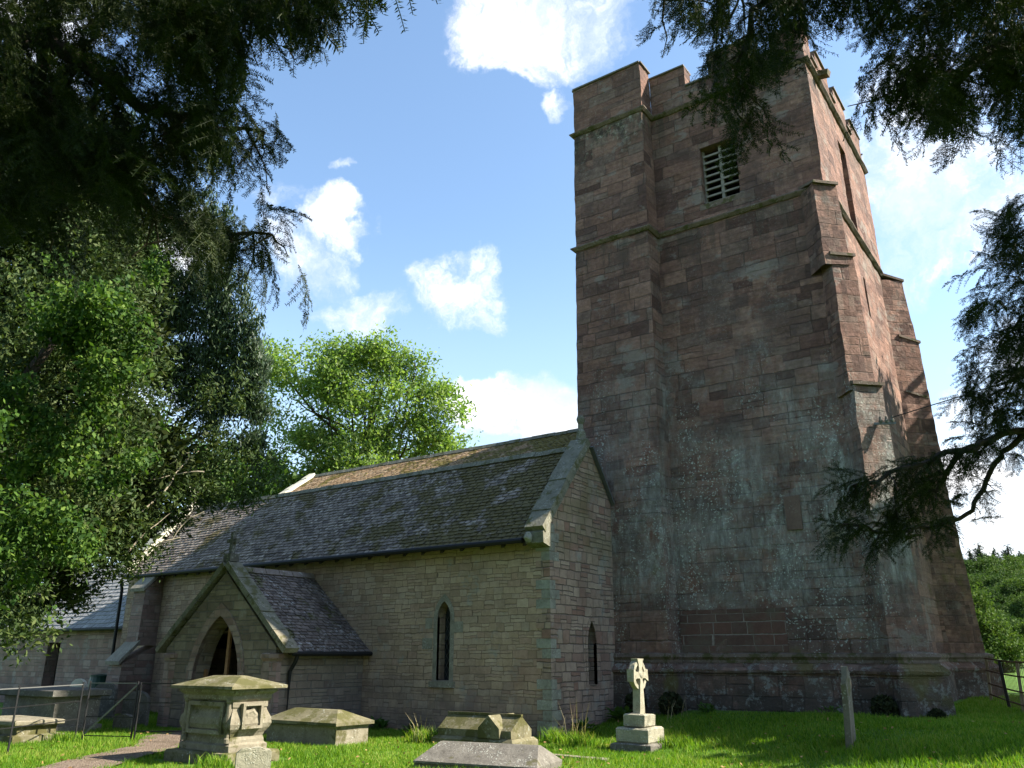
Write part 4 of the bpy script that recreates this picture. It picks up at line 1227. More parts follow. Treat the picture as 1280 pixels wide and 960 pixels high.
# coped tomb with a crossing gable
KC = (-10.1, 13.45)
cp = thing('coped_tomb', 'mossy yellow coped tomb with a crossing gable on its roof', 'tomb', (KC[0], KC[1], 0))
mb = MB(); rings_box(mb, *KC, [(.0, -.25), (.0, .12), (.06, .17)], .95, .42); mb.rough(.008); mb.build('base', TOMBGREEN, cp)
mb = MB()
def prism_x(x0, x1, cy, hy, z0, z1, z2): mb.loft([[(x, cy - hy, z0), (x, cy + hy, z0), (x, cy + hy, z1), (x, cy, z2), (x, cy - hy, z1)] for x in (x0, x1)])
prism_x(KC[0] - .86, KC[0] + .86, KC[1], .33, .171, .3, .55)
mb.box((KC[0] - .87, KC[1] - .035, .535), (KC[0] + .872, KC[1] + .035, .575)); mb.rough(.006, 4); mb.build('roof', TOMBGREEN, cp)
mb = MB(); mb.loft([[(KC[0] + .4 - .24, y, .173), (KC[0] + .4 - .24, y, .34), (KC[0] + .4, y, .565), (KC[0] + .4 + .24, y, .34), (KC[0] + .4 + .24, y, .173)] for y in (KC[1] - .40, KC[1] + .40)]); mb.rough(.006, 4); mb.build('cross_gable', TOMBGREEN, cp)
# foreground ridged tomb
FC = (-8.1, 10.9)
ft = thing('ridged_grave_slab', 'grey ridged coffin shaped grave slab nearest in the foreground grass', 'tomb', (FC[0], FC[1], 0), rz=0)
mb = MB(); ca, sa = math.cos(R(12)), math.sin(R(12))
def rotp(x, y, z): return (FC[0] + ca * x - sa * y, FC[1] + sa * x + ca * y, z)
mb.loft([[rotp(sx * a, sy * b, z) for sx, sy in ((-1, -1), (1, -1), (1, 1), (-1, 1))] for a, b, z in ((1.0, .5, -.25), (1.0, .5, .07))]); mb.build('base', TOMBGREY, ft)
mb = MB()
mb.loft([[rotp(-1.0, -.52, .072), rotp(1.0, -.52, .072), rotp(1.0, .52, .072), rotp(-1.0, .52, .072)], [rotp(-1.0, -.52, .10), rotp(1.0, -.52, .10), rotp(1.0, .52, .10), rotp(-1.0, .52, .10)], [rotp(-.80, -.04, .34), rotp(.83, -.04, .34), rotp(.83, .04, .34), rotp(-.80, .04, .34)]])
mb.rough(.006, 4); mb.build('lid', TOMBGREY, ft)

# cross monument
MC = (-7.33, 14.45)
gz = float(ground_z(*MC))
cr = thing('carved_cross', 'pale carved wheel cross on a three step base on the lawn', 'cross', (MC[0], MC[1], gz))
mb = MB(); rings_box(mb, *MC, [(.0, gz - .2), (.0, gz + .08), (.03, gz + .1)], .40, .40, 3); mb.rough(.018, 5); st = mb.build('step', TOMBGREY, cr)
mb = MB(); rings_box(mb, *MC, [(.02, gz + .101), (.0, gz + .13), (.0, gz + .33), (.03, gz + .36)], .32, .32, 3); mb.rough(.014, 5); mb.build('step', CROSSST, cr)
mb = MB(); rings_box(mb, *MC, [(.02, gz + .361), (.0, gz + .38), (.0, gz + .56), (.03, gz + .58)], .21, .21, 3); mb.rough(.012, 5); mb.build('step', CROSSST, cr)
mb = MB()
mx = lambda u, v, d_: (MC[0] + .075 - d_, MC[1] + u, gz + .58 + v)
# shaft and arms as one slab, ring as four arcs
hc = .66
def arm(a):
    pts = []
    for (l_, wd) in ((.05, .065), (.16, .055), (.27, .10)):
        pts.append((l_, wd))
    return pts
outl = [(-.10, 0), (.10, 0), (.075, hc - .18), (.055, hc - .08), (.08, hc - .055), (.17, hc - .06), (.28, hc - .11), (.28, hc + .11), (.17, hc + .06), (.08, hc + .055), (.055, hc + .09), (.06, hc + .17), (.12, hc + .29), (-.12, hc + .29), (-.06, hc + .17), (-.055, hc + .09), (-.08, hc + .055), (-.17, hc + .06), (-.28, hc + .11), (-.28, hc - .11), (-.17, hc - .06), (-.08, hc - .055), (-.055, hc - .08), (-.075, hc - .18)]
mb.slab(outl, [], mx, .15)
mb.rough(.016, 5); mb.build('cross_shaft', CROSSST, cr)
for q_ in range(4):
    mb = MB(); rg = []
    for k in range(8):
        t_ = q_ * math.pi / 2 + R(19) + (math.pi / 2 - R(38)) * k / 7
        rg.append([mx(r_ * math.cos(t_), hc + r_ * math.sin(t_), d_) for r_, d_ in ((.19, .02), (.26, .02), (.26, .13), (.19, .13))])
    mb.loft(rg); mb.rough(.014, 6); mb.build('wheel_arc', CROSSST, cr)
bm = bmesh.new(); bmesh.ops.create_icosphere(bm, subdivisions=2, radius=.075); me = D.meshes.new('boss'); bm.to_mesh(me); bm.free(); me.materials.append(CROSSST)
b_ = link('boss', me, cr); b_.location = mx(0, hc, .02); b_.scale = (.6, 1, 1)

# thin leaning headstone seen edge on
mb = MB(); gz = float(ground_z(-3.66, 14.4))
mb.slab([(-.30, -.3), (.30, -.3), (.31, .72), (.28, .9), (.22, 1.02), (.12, 1.14), (0, 1.16), (-.12, 1.14), (-.22, 1.02), (-.28, .9), (-.31, .72)], [], lambda u, v, d_: (-3.62 - .12 * u - d_ + .03 * v, 14.42 + u, gz + v), .085)
mb.rough(.03, 4, .015, 11); o = mb.build('headstone', plain_stone('weathered grey headstone', (.09, .08, .055), (.17, .15, .11), la=.5, moss=((.09, .085, .025), .55)))
tag(o, 'tall thin weathered headstone seen almost edge on in front of the tower', 'headstone')
# kerb stone
mb = MB(); mb.box((-8.15, 12.55, -.1), (-7.0, 12.72, .035)); mb.rough(.015, 4); o = mb.build('grave_kerb', TOMBSIDE)
tag(o, 'low pale stone kerb half sunk in grass beside the ridged grave slab', 'grave kerb')

# left hand tombs behind the railings
lt = thing('table_tomb', 'table tomb with dark overhanging slab behind the iron railings', 'tomb', (-20.3, 10.4, 0))
mb = MB(); rings_box(mb, -20.6, 10.6, [(0, -.2), (0, .12), (.08, .13), (.08, .72)], 1.25, .6); mb.rough(.01); mb.build('body', TOMBGREY, lt)
mb = MB(); rings_box(mb, -20.6, 10.6, [(-.03, .722), (-.08, .75), (-.08, .86), (-.05, .88)], 1.25, .6); mb.rough(.008); mb.build('slab', LEDGERD, lt)
lt = thing('ledger_tomb', 'low stone ledger tomb with pale top, nearest behind the railings', 'tomb', (-18.4, 8.9, 0))
mb = MB(); rings_box(mb, -18.6, 8.95, [(0, -.2), (0, .12), (.12, .14), (.12, .30)], .95, .5); mb.rough(.015); mb.build('body', TOMBGREEN, lt)
mb = MB(); rings_box(mb, -18.6, 8.95, [(.04, .302), (.02, .32), (.02, .38), (.05, .4)], .95, .5); mb.rough(.01); mb.build('slab', TOMBSIDE, lt)
for (x, y, hw, h, rz_, mt, txt) in ((-21.9, 12.6, .36, .95, 20, LEDGERD, 'dark round topped headstone standing below the chancel window'),
                                (-19.6, 12.1, .40, .8, 12, TOMBGREY, 'grey headstone standing behind the iron gate'),
                                (-18.9, 11.4, .32, .34, 5, TOMBGREY, 'low pale broken headstone lying low behind the gate'),
                                (-22.5, 11.4, .36, .7, -8, TOMBGREY, 'squat pale headstone at the far left behind the table tomb'),
                                (-24.0, 13.0, .3, 1.0, 14, COPPALE, 'small bright headstone left of the chancel window')):
    c_, s_ = math.cos(R(rz_)), math.sin(R(rz_))
    mb = MB(); o_ = [(-hw, -.2), (hw, -.2), (hw, h * .7)] + [(hw * math.cos(t), h * .7 + h * .3 * math.sin(t)) for t in (.4, .8, 1.2, 1.57, 1.95, 2.35, 2.75)] + [(-hw, h * .7)]
    mb.slab(o_, [], lambda u, v, d_: (x + c_ * u - s_ * d_, y + s_ * u + c_ * d_, v), .1); mb.rough(.01, 5)
    tag(mb.build('headstone', mt), txt, 'headstone')

# ------------------------------------------------------------------ iron railings and gate
def rail(name, label, posts, heights, mat, h=1.1, braces=(), cat='railing', sub=None):
    t = thing(name, label, cat, (posts[0][0], posts[0][1], 0))
    for (x, y) in posts:
        mb = MB(); mb.bar((x, y, -.2), (x, y, h), .026, .026); mb.build('post', IRON, t)
    for (p, q) in zip(posts, posts[1:]):
        for i, z in enumerate(heights):
            mb = MB(); mb.bar((p[0], p[1], z), (q[0], q[1], z), .010, .018); mb.build('rail', mat if i == 0 else IRON, t)
    for (p, q) in braces:
        mb = MB(); mb.bar(p, q, .022, .03); mb.build('brace', GALV, t)
    return t
rail('estate_railing', 'black iron estate railing with pale top rail in front of the tombs', [(-14.9, 5.6), (-15.95, 7.6), (-17.05, 9.35)], (1.06, .75, .42), GALV)
gp0, gp1, gp2 = (-17.15, 9.55), (-16.15, 9.98), (-15.2, 10.45)
rail('field_gate', 'metal field gate with a pale diagonal brace beside the path', [gp0, gp1], (1.08, .78, .45, .1), GALV, 1.12, [((gp0[0], gp0[1], .1), (gp1[0], gp1[1], 1.06))], 'gate')
rail('estate_railing', 'short black iron railing between the gate and the tall chest tomb', [(gp1[0] + .06, gp1[1] + .03), gp2], (1.08, .72, .2), IRON)
# ------------------------------------------------------------------ overhead cable bracket on the tower
cb = thing('cable_bracket', 'metal cable bracket on the tower corner buttress with its overhead wire', 'cable bracket', (-3.4, 18.2, 6.3))
bp0 = Vector((-3.3, 18.45, 6.35))
mb = MB(); mb.bar(bp0 + Vector((-.45, -.1, .02)), bp0 + Vector((.3, .1, -.02)), .035, .05); mb.build('arm', GALV, cb)
for k in range(3):
    mb = MB(); p = bp0 + Vector((.02 + k * .11, .03 * k, .0)); mb.tube([p + Vector((0, 0, .0)), p + Vector((0, 0, .05)), p + Vector((0, 0, .07)), p + Vector((0, 0, .14))], [.03, .045, .03, .02], 8); mb.build('insulator', LEDGERD, cb)
mb = MB(); mb.tube([bp0 + Vector((.25, .05, .1)), (-.5, 17.6, 6.62), (3, 17.0, 6.75), (12, 15.5, 7.6)], .012, 5); mb.build('wire', CABLE, cb)

# ------------------------------------------------------------------ field fence to the right
ff = thing('field_fence', 'rusty mesh fence with wooden posts at the edge of the lawn right of the tower', 'fence', (-2.2, 23.5, .6))
fp = [(-2.75, 24.2), (-2.15, 21.9), (-1.8, 20.6), (-1.4, 19.2), (-.9, 17.7), (1.5, 15.7)]
for i, (x, y) in enumerate(fp):
    g_ = float(ground_z(x, y)); mb = MB(); mb.bar((x, y, g_ - .2), (x + .05 * (-1) ** i, y, g_ + 1.0), .06, .06); mb.build('post', POST if i % 2 == 0 else RAFTER, ff)
for p, q in zip(fp, fp[1:]):
    for z in (.15, .4, .7, .98):
        mb = MB(); mb.bar((p[0], p[1], float(ground_z(*p)) + z), (q[0], q[1], float(ground_z(*q)) + z), .012, .03); mb.build('rail', RUST, ff)
    mb = MB(); n = 10
    for k in range(1, n):
        x, y = p[0] + (q[0] - p[0]) * k / n, p[1] + (q[1] - p[1]) * k / n; g_ = float(ground_z(x, y)); mb.bar((x, y, g_), (x, y, g_ + .98), .008, .008)
    mb.build('wire_mesh', RUST, ff)

# ------------------------------------------------------------------ vegetation
def quads(c, a, b, la, lb):
    """leaf rhombs: centre, long axis, cross axis"""
    return np.stack([c - a * la, c + b * lb - a * la * .1, c + a * la, c - b * lb - a * la * .1], 1)
def unit(v): return v / np.maximum(np.linalg.norm(v, axis=1)[:, None], 1e-9)
def blob_points(blobs, n, r, shell=.35):
    """random points in a set of ellipsoids (cx,cy,cz,rx,ry,rz), more of them near the surfaces"""
    B = np.array(blobs, float)
    wts = (B[:, 3] * B[:, 4] * B[:, 5]) ** .7
    k = r.choice(len(B), n, p=wts / wts.sum())
    d_ = unit(r.normal(size=(n, 3)))
    rad = r.random(n) ** shell
    return B[k, :3] + d_ * B[k, 3:] * rad[:, None], d_
def foliage(name, blobs, n, per, spread, la, lb, mat, parent, seed, droop=0.0, upw=0.0, shell=.35, gap=None, world=True):
    r = np.random.default_rng(seed)
    c, d_ = blob_points(blobs, n, r, shell)
    if gap:   # leave holes where a coarse noise is low
        keep = np.array([noise.noise(Vector(p) * gap[0]) for p in c]) > gap[1]
        c, d_ = c[keep], d_[keep]
    n = len(c)
    c = np.repeat(c, per, 0) + r.normal(size=(n * per, 3)) * spread
    d_ = np.repeat(d_, per, 0)
    a = unit(d_ * .6 + r.normal(size=d_.shape) * .7 + np.array([0, 0, upw - droop]))
    b = unit(np.cross(a, r.normal(size=a.shape)))
    s_ = (.6 + .8 * r.random(len(c)))[:, None]
    return np_mesh(name, quads(c, a, b, la * s_, lb * s_), 4, mat, parent, world)
def clumps(blobs, n, rad, r, up=.25):
    """breaks big crown lobes into many small leafy clumps on their outer halves"""
    c, d_ = blob_points(blobs, n, r, .16)
    out = []
    for p, q in zip(c, d_):
        if q[2] < -.55 and r.random() < .6: continue
        s_ = rad * r.uniform(.6, 1.35)
        out.append((*p, s_ * 1.15, s_ * 1.15, s_ * .75))
    return out
CR = np.random.default_rng(123)
def limb(p0, p1, r0, r1, mb, seed=0, n=6, wig=.12, sag=0.0):
    p0, p1 = Vector(p0), Vector(p1)
    pts, rad = [], []
    L_ = (p1 - p0).length
    for k in range(n + 1):
        t = k / n
        p = p0.lerp(p1, t) + noise.noise_vector((seed * 3.1, t * 2.3, 1.7)) * wig * L_ * math.sin(math.pi * t) - Vector((0, 0, sag * L_ * math.sin(math.pi * t)))
        pts.append(p); rad.append(r0 * (1 - t) + r1 * t)
    mb.tube(pts, rad, 6)
    return pts
# --- yew sprays: stems with two ranks of needles
def spray_template(r, L_=.36, shoots=9):
    quad = []
    def shoot(p0, ang, ln, droop):
        n = int(ln / .0036)
        d0 = np.array([math.cos(ang), math.sin(ang), 0])
        pos = lambda s: p0 + d0 * s * ln + np.array([0, 0, -droop * s * s * ln])
        sd = np.array([-d0[1], d0[0], 0])
        for k in range(5):   # the stem itself
            a_, b_ = pos(k / 5), pos((k + 1) / 5)
            quad.append([a_ - sd * .002, a_ + sd * .002, b_ + sd * .0018, b_ - sd * .0018])
        for k in range(n):
            s = (k + r.random()) / n
            p = pos(s)
            side = 1 if k % 2 else -1
            ln2 = .031 * (1 - .3 * s) * (.75 + .5 * r.random())
            dd_ = unit((d0 * .45 + sd * side * .9 + np.array([0, 0, r.normal() * .3 - droop * s * .3]))[None])[0]
            wv_ = np.cross(dd_, np.array([0, 0, 1.]) + r.normal(size=3) * .6); wv_ /= np.linalg.norm(wv_)
            quad.append([p, p + dd_ * ln2 * .4 + wv_ * .0032, p + dd_ * ln2, p + dd_ * ln2 * .4 - wv_ * .0032])
        return pos
    pos = shoot(np.zeros(3), 0, L_, .35)
    for k in range(shoots):
        s = .1 + .8 * k / shoots + r.random() * .04
        shoot(pos(s), (1 if k % 2 else -1) * (.6 + .4 * r.random()), L_ * (.55 - .35 * s) * (.7 + .5 * r.random()), .3 + .6 * r.random())
    return np.array(quad)
TR = np.random.default_rng(3)
TEMPL = [spray_template(TR, .30 + .12 * TR.random(), int(TR.integers(7, 11))) for _ in range(6)]
def sprays(name, pos, dirs, scale, mat, parent, seed):
    """places one spray at each position pointing along dirs"""
    r = np.random.default_rng(seed)
    out = []
    for p, d_, s in zip(pos, dirs, scale):
        d_ = d_ / np.linalg.norm(d_)
        sd = np.cross(d_, np.array([0, 0, 1.]) + r.normal(size=3) * .35); sd /= np.linalg.norm(sd)
        up_ = np.cross(sd, d_)
        M_ = np.stack([d_, sd, up_], 0) * s
        T_ = TEMPL[int(r.integers(len(TEMPL)))]
        out.append((T_.reshape(-1, 3) @ M_ + p).reshape(-1, 4, 3))
    return np_mesh(name, np.concatenate(out), 4, mat, parent)
def inside(poly, x, y):
    c = False
    for i in range(len(poly)):
        x0, y0 = poly[i]; x1, y1 = poly[i - 1]
        if (y0 > y) != (y1 > y) and x < (x1 - x0) * (y - y0) / (y1 - y0) + x0: c = not c
    return c
def bough_tree(name, label, base, trunk_top, limbs, polys, n, dists, lean, seed, canopy, mat=YEW, smin=.5, smax=.85, gapn=(3.2, -.06)):
    """an overhanging yew: a trunk outside the view, limbs into it, hanging sprays round them"""
    r = np.random.default_rng(seed)
    t = thing(name, label, 'tree', base)
    mb = MB(); limb((base[0], base[1], -.3), trunk_top, .42, .16, mb, seed, 9, .05); mb.build('trunk', BARK, t)
    LIMBP = []
    for i, (z, pts, rr_) in enumerate(limbs):
        k = (z - base[2]) / (trunk_top[2] - base[2])
        p0 = Vector(base).lerp(Vector(trunk_top), min(1, k))
        mb = MB(); q = [p0] + [Vector(pix(*p)) for p in pts]
        P_ = []
        for a, b in zip(q, q[1:]):
            for s in range(5):
                P_.append(a.lerp(b, s / 5) + noise.noise_vector((a.x + s * .7, b.y, seed)) * .06)
        P_.append(q[-1])
        mb.tube(P_, [rr_ * (1 - .96 * k_ / (len(P_) - 1)) + .002 for k_ in range(len(P_))], 7)
        for k_ in range(4, len(P_), 1):   # side twigs
            for _ in range(2):
                e = P_[k_] + Vector((r.normal() * .12, r.normal() * .12, -.05 - r.random() * .2))
                limb(P_[k_], e, .012 * (1.2 - k_ / len(P_)) + .003, .002, mb, k_, 3, .15)
        mb.build('branch', BARK, t)
        LIMBP.extend(P_[4:])
    pos, dirs = [], []
    tries = 0
    while len(pos) < n and tries < n * 60:
        tries += 1
        pl_, wt = polys[int(r.integers(len(polys)))]
        xs = [p[0] for p in pl_]; ys = [p[1] for p in pl_]
        x, y = r.uniform(min(xs), max(xs)), r.uniform(min(ys), max(ys))
        if r.random() > wt or not inside(pl_, x, y): continue
        d_ = r.uniform(*dists)
        p = pix(x, y, d_)
        if noise.noise(Vector(p) * gapn[0]) < gapn[1]: continue
        pos.append(p); dirs.append(np.array(lean) + r.normal(size=3) * np.array([.55, .55, .45]))
    for p in LIMBP:
        for _ in range(4):
            if len(pos) >= n: pos.pop(0); dirs.pop(0)
            pos.append(np.array(p) + r.normal(size=3) * .09); dirs.append(np.array(lean) + r.normal(size=3) * .5)
    for (cx, cy, cz, rx, ry, rz, m_) in canopy:   # unseen crown sprays, added to shade the boughs
        for _ in range(m_):
            d_ = r.normal(size=3); d_ /= np.linalg.norm(d_)
            p = np.array([cx, cy, cz]) + d_ * np.array([rx, ry, rz]) * r.random() ** .4
            pos.append(p); dirs.append(d_ + np.array([0, 0, -.5]) + r.normal(size=3) * .4)
    sc_ = np.concatenate([r.uniform(smin, smax, min(n, len(pos))), r.uniform(1.8, 2.8, max(0, len(pos) - n))])[:len(pos)]
    sprays('foliage', np.array(pos), np.array(dirs), sc_, mat, t, seed)
    return t


# left overhanging yew
LEFTP = [(-60, -60), (470, -60), (450, -20), (420, 0), (380, -8), (345, 10), (320, 40), (300, 65), (280, 100), (300, 118), (328, 132), (315, 150), (275, 150), (262, 180), (240, 205), (262, 250), (318, 268), (322, 280), (275, 282), (235, 275), (215, 290), (195, 270), (170, 225), (110, 215), (60, 225), (-60, 290)]
bough_tree('yew_tree', 'dark yew whose boughs hang across the upper left of the view', (-5.6, -.9, 0), (-5.0, -.3, 6.2),
           [(3.6, [(-160, -40, 4.3), (60, 60, 3.9), (210, 150, 3.9), (330, 165, 3.8)], .075), (4.3, [(-150, -160, 4.3), (150, -40, 3.8), (300, -10, 3.7), (375, -15, 3.7)], .08),
            (3.0, [(-160, 160, 4.6), (90, 200, 4.2), (230, 285, 4.1), (340, 293, 4.0)], .07), (4.6, [(-100, -150, 4.4), (40, -60, 4.2), (62, 120, 4.2), (66, 300, 4.3)], .06)],
           [(LEFTP, 1.0), ([(-60, -40), (420, -40), (330, 60), (240, 200), (150, 230), (-60, 260)], .5)], 1120, (3.2, 4.9), (.25, .45, -.95), 5,
           [(-3.3, 1.2, 6.6, 2.4, 2.4, 1.0, 90), (-5.3, -.6, 6.4, 2, 2, 1.6, 50), (-1.2, 1.2, 7.2, 2, 2, .8, 60)])
# right overhanging yew
RP1 = [(820, -60), (1010, -60), (1000, -5), (990, 10), (975, 35), (968, 80), (955, 110), (940, 70), (922, 95), (908, 140), (895, 130), (885, 120), (902, 85), (900, 45), (880, 40), (865, 60), (852, 35), (835, 5)]
RP2 = [(1060, -60), (1340, -60), (1340, 150), (1270, 155), (1240, 125), (1205, 160), (1188, 190), (1170, 150), (1145, 120), (1110, 105), (1092, 80), (1118, 40), (1082, 5), (1060, 25)]
RP3 = [(1290, 270), (1260, 300), (1225, 350), (1225, 420), (1250, 440), (1215, 455), (1240, 490), (1300, 520)]
bough_tree('yew_tree', 'dark yew whose boughs hang down across the upper right before the tower', (2.9, .3, 0), (2.2, .9, 6.4),
           [(4.0, [(1500, -150, 3.6), (1200, -60, 3.8), (1000, -10, 4.0), (830, 0, 4.2)], .07), (3.6, [(1500, 0, 3.6), (1330, 20, 3.9), (1200, 90, 4.0), (1120, 100, 4.0)], .07),
            (4.4, [(1300, -140, 4.0), (1060, -60, 4.1), (940, 20, 4.1), (915, 130, 4.1)], .05)],
           [(RP1, .6), (RP2, 1.0), (RP2, 1.0)], 600, (3.6, 4.9), (-.25, .2, -1.0), 9,
           [(1.2, 2.2, 6.4, 1.6, 1.6, .9, 70), (2.6, .8, 6.2, 1.8, 1.6, 1.4, 60), (.9, 4.3, 6.9, 1.2, 1.2, .7, 40)], gapn=(2.4, -.2))
# right hand spruce-like bough reaching in from the side
rb = thing('yew_tree', 'yew beyond the right edge with one long bough sagging before the tower foot', 'tree', (3.2, 7.2, 0))
mb = MB(); limb((3.2, 7.2, -.3), (2.9, 6.8, 9.5), .3, .08, mb, 4, 9, .04); mb.build('trunk', BARK, rb)
BP = [[(1560, 380, 6.9), (1400, 470, 6.4), (1280, 538, 6.0), (1215, 560, 5.8), (1150, 578, 5.7), (1095, 600, 5.6), (1062, 612, 5.6)], [(1280, 540, 6.0), (1242, 580, 6.0), (1215, 640, 6.0), (1160, 662, 5.9), (1100, 668, 5.8), (1055, 655, 5.7)], [(1500, 200, 6.8), (1360, 280, 6.5), (1290, 380, 6.3), (1250, 430, 6.2)], [(1500, 300, 6.8), (1350, 420, 6.5), (1270, 475, 6.3), (1222, 500, 6.3)], [(1215, 560, 5.8), (1170, 610, 5.7), (1120, 640, 5.7)], [(1460, 200, 6.8), (1340, 260, 6.4), (1278, 290, 6.3)]]
r = np.random.default_rng(21)
pos, dirs = [], []
for i, b in enumerate(BP):
    q = [Vector(pix(*p)) for p in b]
    if i not in (1, 4): q = [Vector((3.0, 6.95, q[0].z + .3))] + q
    P_ = []
    for a_, b_ in zip(q, q[1:]):
        for s in range(6): P_.append(a_.lerp(b_, s / 6) + noise.noise_vector((a_.x * 2 + s * .5, b_.y, i)) * .05)
    P_.append(q[-1])
    rr_ = .034 if i in (0,) else .018
    mb = MB(); mb.tube(P_, [rr_ * (1 - .85 * k / len(P_)) + .004 for k in range(len(P_))], 7)
    k0 = 10 if i not in (1, 4) else 3
    for k in range(k0, len(P_)):
        if i == 1 and 2 < k < 15 and r.random() < .55: continue
        for _ in range(3 if i in (0, 1, 4) else 8):
            sp_ = .05 if i in (0, 1, 4) else .14
            p = np.array(P_[k]) + r.normal(size=3) * sp_ * np.array([1, 1, .8])
            pos.append(p); dirs.append(np.array(q[-1] - q[-2]) / (q[-1] - q[-2]).length * .8 + np.array([0, 0, -.30]) + r.normal(size=3) * .6)
        e = P_[k] + Vector((r.normal() * .07, r.normal() * .07, -.03 - r.random() * .1)); limb(P_[k], e, .006, .002, mb, k, 3, .2)
    mb.build('branch', BARK, rb)
for _ in range(620):
    x, y = r.uniform(1205, 1420), r.uniform(240, 520)
    if x < 1222 + abs(y - 390) * .3 - 10 or noise.noise((x * .022, y * .03, 5)) < -.12: continue
    pos.append(pix(x, y, r.uniform(5.4, 6.2))); dirs.append(np.array([-.5, -.3, -.5]) + r.normal(size=3) * .5)
for _ in range(420):  # unseen canopy mass, added to shade the right hand sprays
    d_ = r.normal(size=3); d_ /= np.linalg.norm(d_); pos.append(np.array([3.1, 7.4, 6.0]) + d_ * np.array([1.9, 2.0, 3.2]) * r.random() ** .4); dirs.append(d_ + np.array([0, 0, -.4]))
sc_ = np.where(np.arange(len(pos)) < len(pos) - 420, r.uniform(.5, .82, len(pos)), r.uniform(2, 3, len(pos)))
sprays('foliage', np.array(pos), np.array(dirs), sc_, YEW, rb, 22)

def PB(lst, squash=(1, 1, 1)):
    """ellipsoids from (px, py, distance, radius_px, vertical factor)"""
    out = []
    for px, py, d_, rp, vf in lst:
        rad = rp * d_ / FPX
        out.append((*pix(px, py, d_), rad * squash[0], rad * squash[1], rad * vf))
    return out
# big olive yew before the chancel, with upright cypress like spires
ty = thing('yew_tree', 'big olive churchyard yew with upright spires rising before the chancel', 'tree', (-21.9, 6.4, 0))
mb = MB(); limb((-21.9, 6.4, -.3), (-19.8, 9.4, 9.5), .45, .1, mb, 2, 9, .04); mb.build('trunk', BARK, ty)
YB_ = PB([(60, 350, 19, 130, 1), (90, 270, 19, 90, 1), (60, 200, 19, 110, 1), (130, 420, 19, 75, 1), (40, 520, 19, 120, 1), (110, 620, 19, 110, .8), (20, 720, 19, 80, .8), (190, 560, 19, 60, .9), (250, 570, 20, 50, 1), (290, 520, 20, 42, 1), (300, 590, 20, 42, .9), (270, 630, 20, 45, .7), (215, 610, 20, 50, .8), (150, 690, 19, 55, .6), (230, 490, 21, 45, .9), (316, 545, 20, 28, 1.2), (285, 655, 19.5, 26, .6)], (1, 1.1, 1))
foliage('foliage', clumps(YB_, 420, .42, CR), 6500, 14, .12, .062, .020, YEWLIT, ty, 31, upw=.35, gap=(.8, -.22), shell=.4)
foliage('inner_foliage', [(b[0], b[1], b[2], b[3] * .95, b[4] * .95, b[5] * .95) for b in YB_[:8]], 5200, 11, .18, .10, .04, YEW, ty, 32, shell=.6)  # core in the darker yew colour, the crown's inner shade painted in
SP = []
for px, top, bot, rp in ((222, 250, 480, 15), (240, 215, 500, 13), (262, 240, 520, 18), (283, 270, 520, 16), (305, 345, 540, 13), (322, 400, 560, 12), (205, 230, 470, 14), (186, 190, 460, 16), (160, 150, 430, 18)):
    for k in range(9):
        y = top + (bot - top) * k / 8
        SP.append((px + 3 * math.sin(k * 2.1 + px), y, 20.5, rp * (.45 + .6 * min(1, k / 3)), 1.9))
foliage('spires', PB(SP), 5600, 12, .08, .07, .018, CYP, ty, 33, upw=1.4, gap=(1.5, -.3))
for k, (a_, b_) in enumerate((((240, 600, 19.8), (170, 645, 18.5)), ((262, 560, 19.8), (185, 590, 18.6)), ((215, 640, 19), (160, 690, 18.2)), ((245, 565, 19.5), (205, 615, 18.5)), ((200, 690, 18.8), (255, 640, 19.2)), ((160, 700, 18.6), (225, 672, 18.9)), ((185, 600, 18.4), (255, 590, 18.8)))):
    mb = MB(); limb(pix(*b_), pix(*a_), .022, .005, mb, k, 8, .12, -.05); mb.build('dead_branch', PALEBARK, ty)
# ivy / laurel crown with broad bright leaves, nearer
iv = thing('ivy_clad_tree', 'ivy clad tree with glossy bright green leaves at the left edge', 'tree', (-17.9, 4.4, 0))
mb = MB(); limb((-17.9, 4.4, -.3), (-15.6, 7.0, 7.5), .3, .08, mb, 6, 8, .05); mb.build('trunk', BARK, iv)
IB = PB([(30, 440, 14.5, 70, .8), (110, 400, 15, 62, .5), (165, 450, 15, 42, .7), (150, 500, 15, 50, .8), (185, 530, 15, 34, .9), (90, 520, 14.5, 60, .7), (40, 600, 14, 70, .7), (120, 570, 15, 55, .7), (160, 590, 15, 38, .7), (40, 680, 14, 65, .6), (90, 660, 14.5, 45, .6), (-20, 530, 14.5, 90, 1), (140, 340, 15.5, 55, .5), (20, 760, 14, 55, .5), (60, 400, 14.5, 60, .4)])
foliage('foliage', clumps(IB, 170, .33, CR), 4600, 9, .08, .048, .032, IVY, iv, 41, droop=.5, gap=(.8, .0), shell=.3)
foliage('foliage', PB([(120, 330, 17.5, 80, .8), (60, 470, 16.5, 100, 1), (60, 640, 16, 90, 1), (50, 720, 16, 50, .7), (20, 790, 15.5, 50, .5), (40, 780, 16, 36, .5), (-30, 420, 16, 110, 1), (150, 470, 16.5, 60, 1), (140, 570, 16.5, 65, .9)]), 3200, 12, .14, .06, .022, YEWLIT, ty, 35, upw=.1, gap=(1.1, -.15))
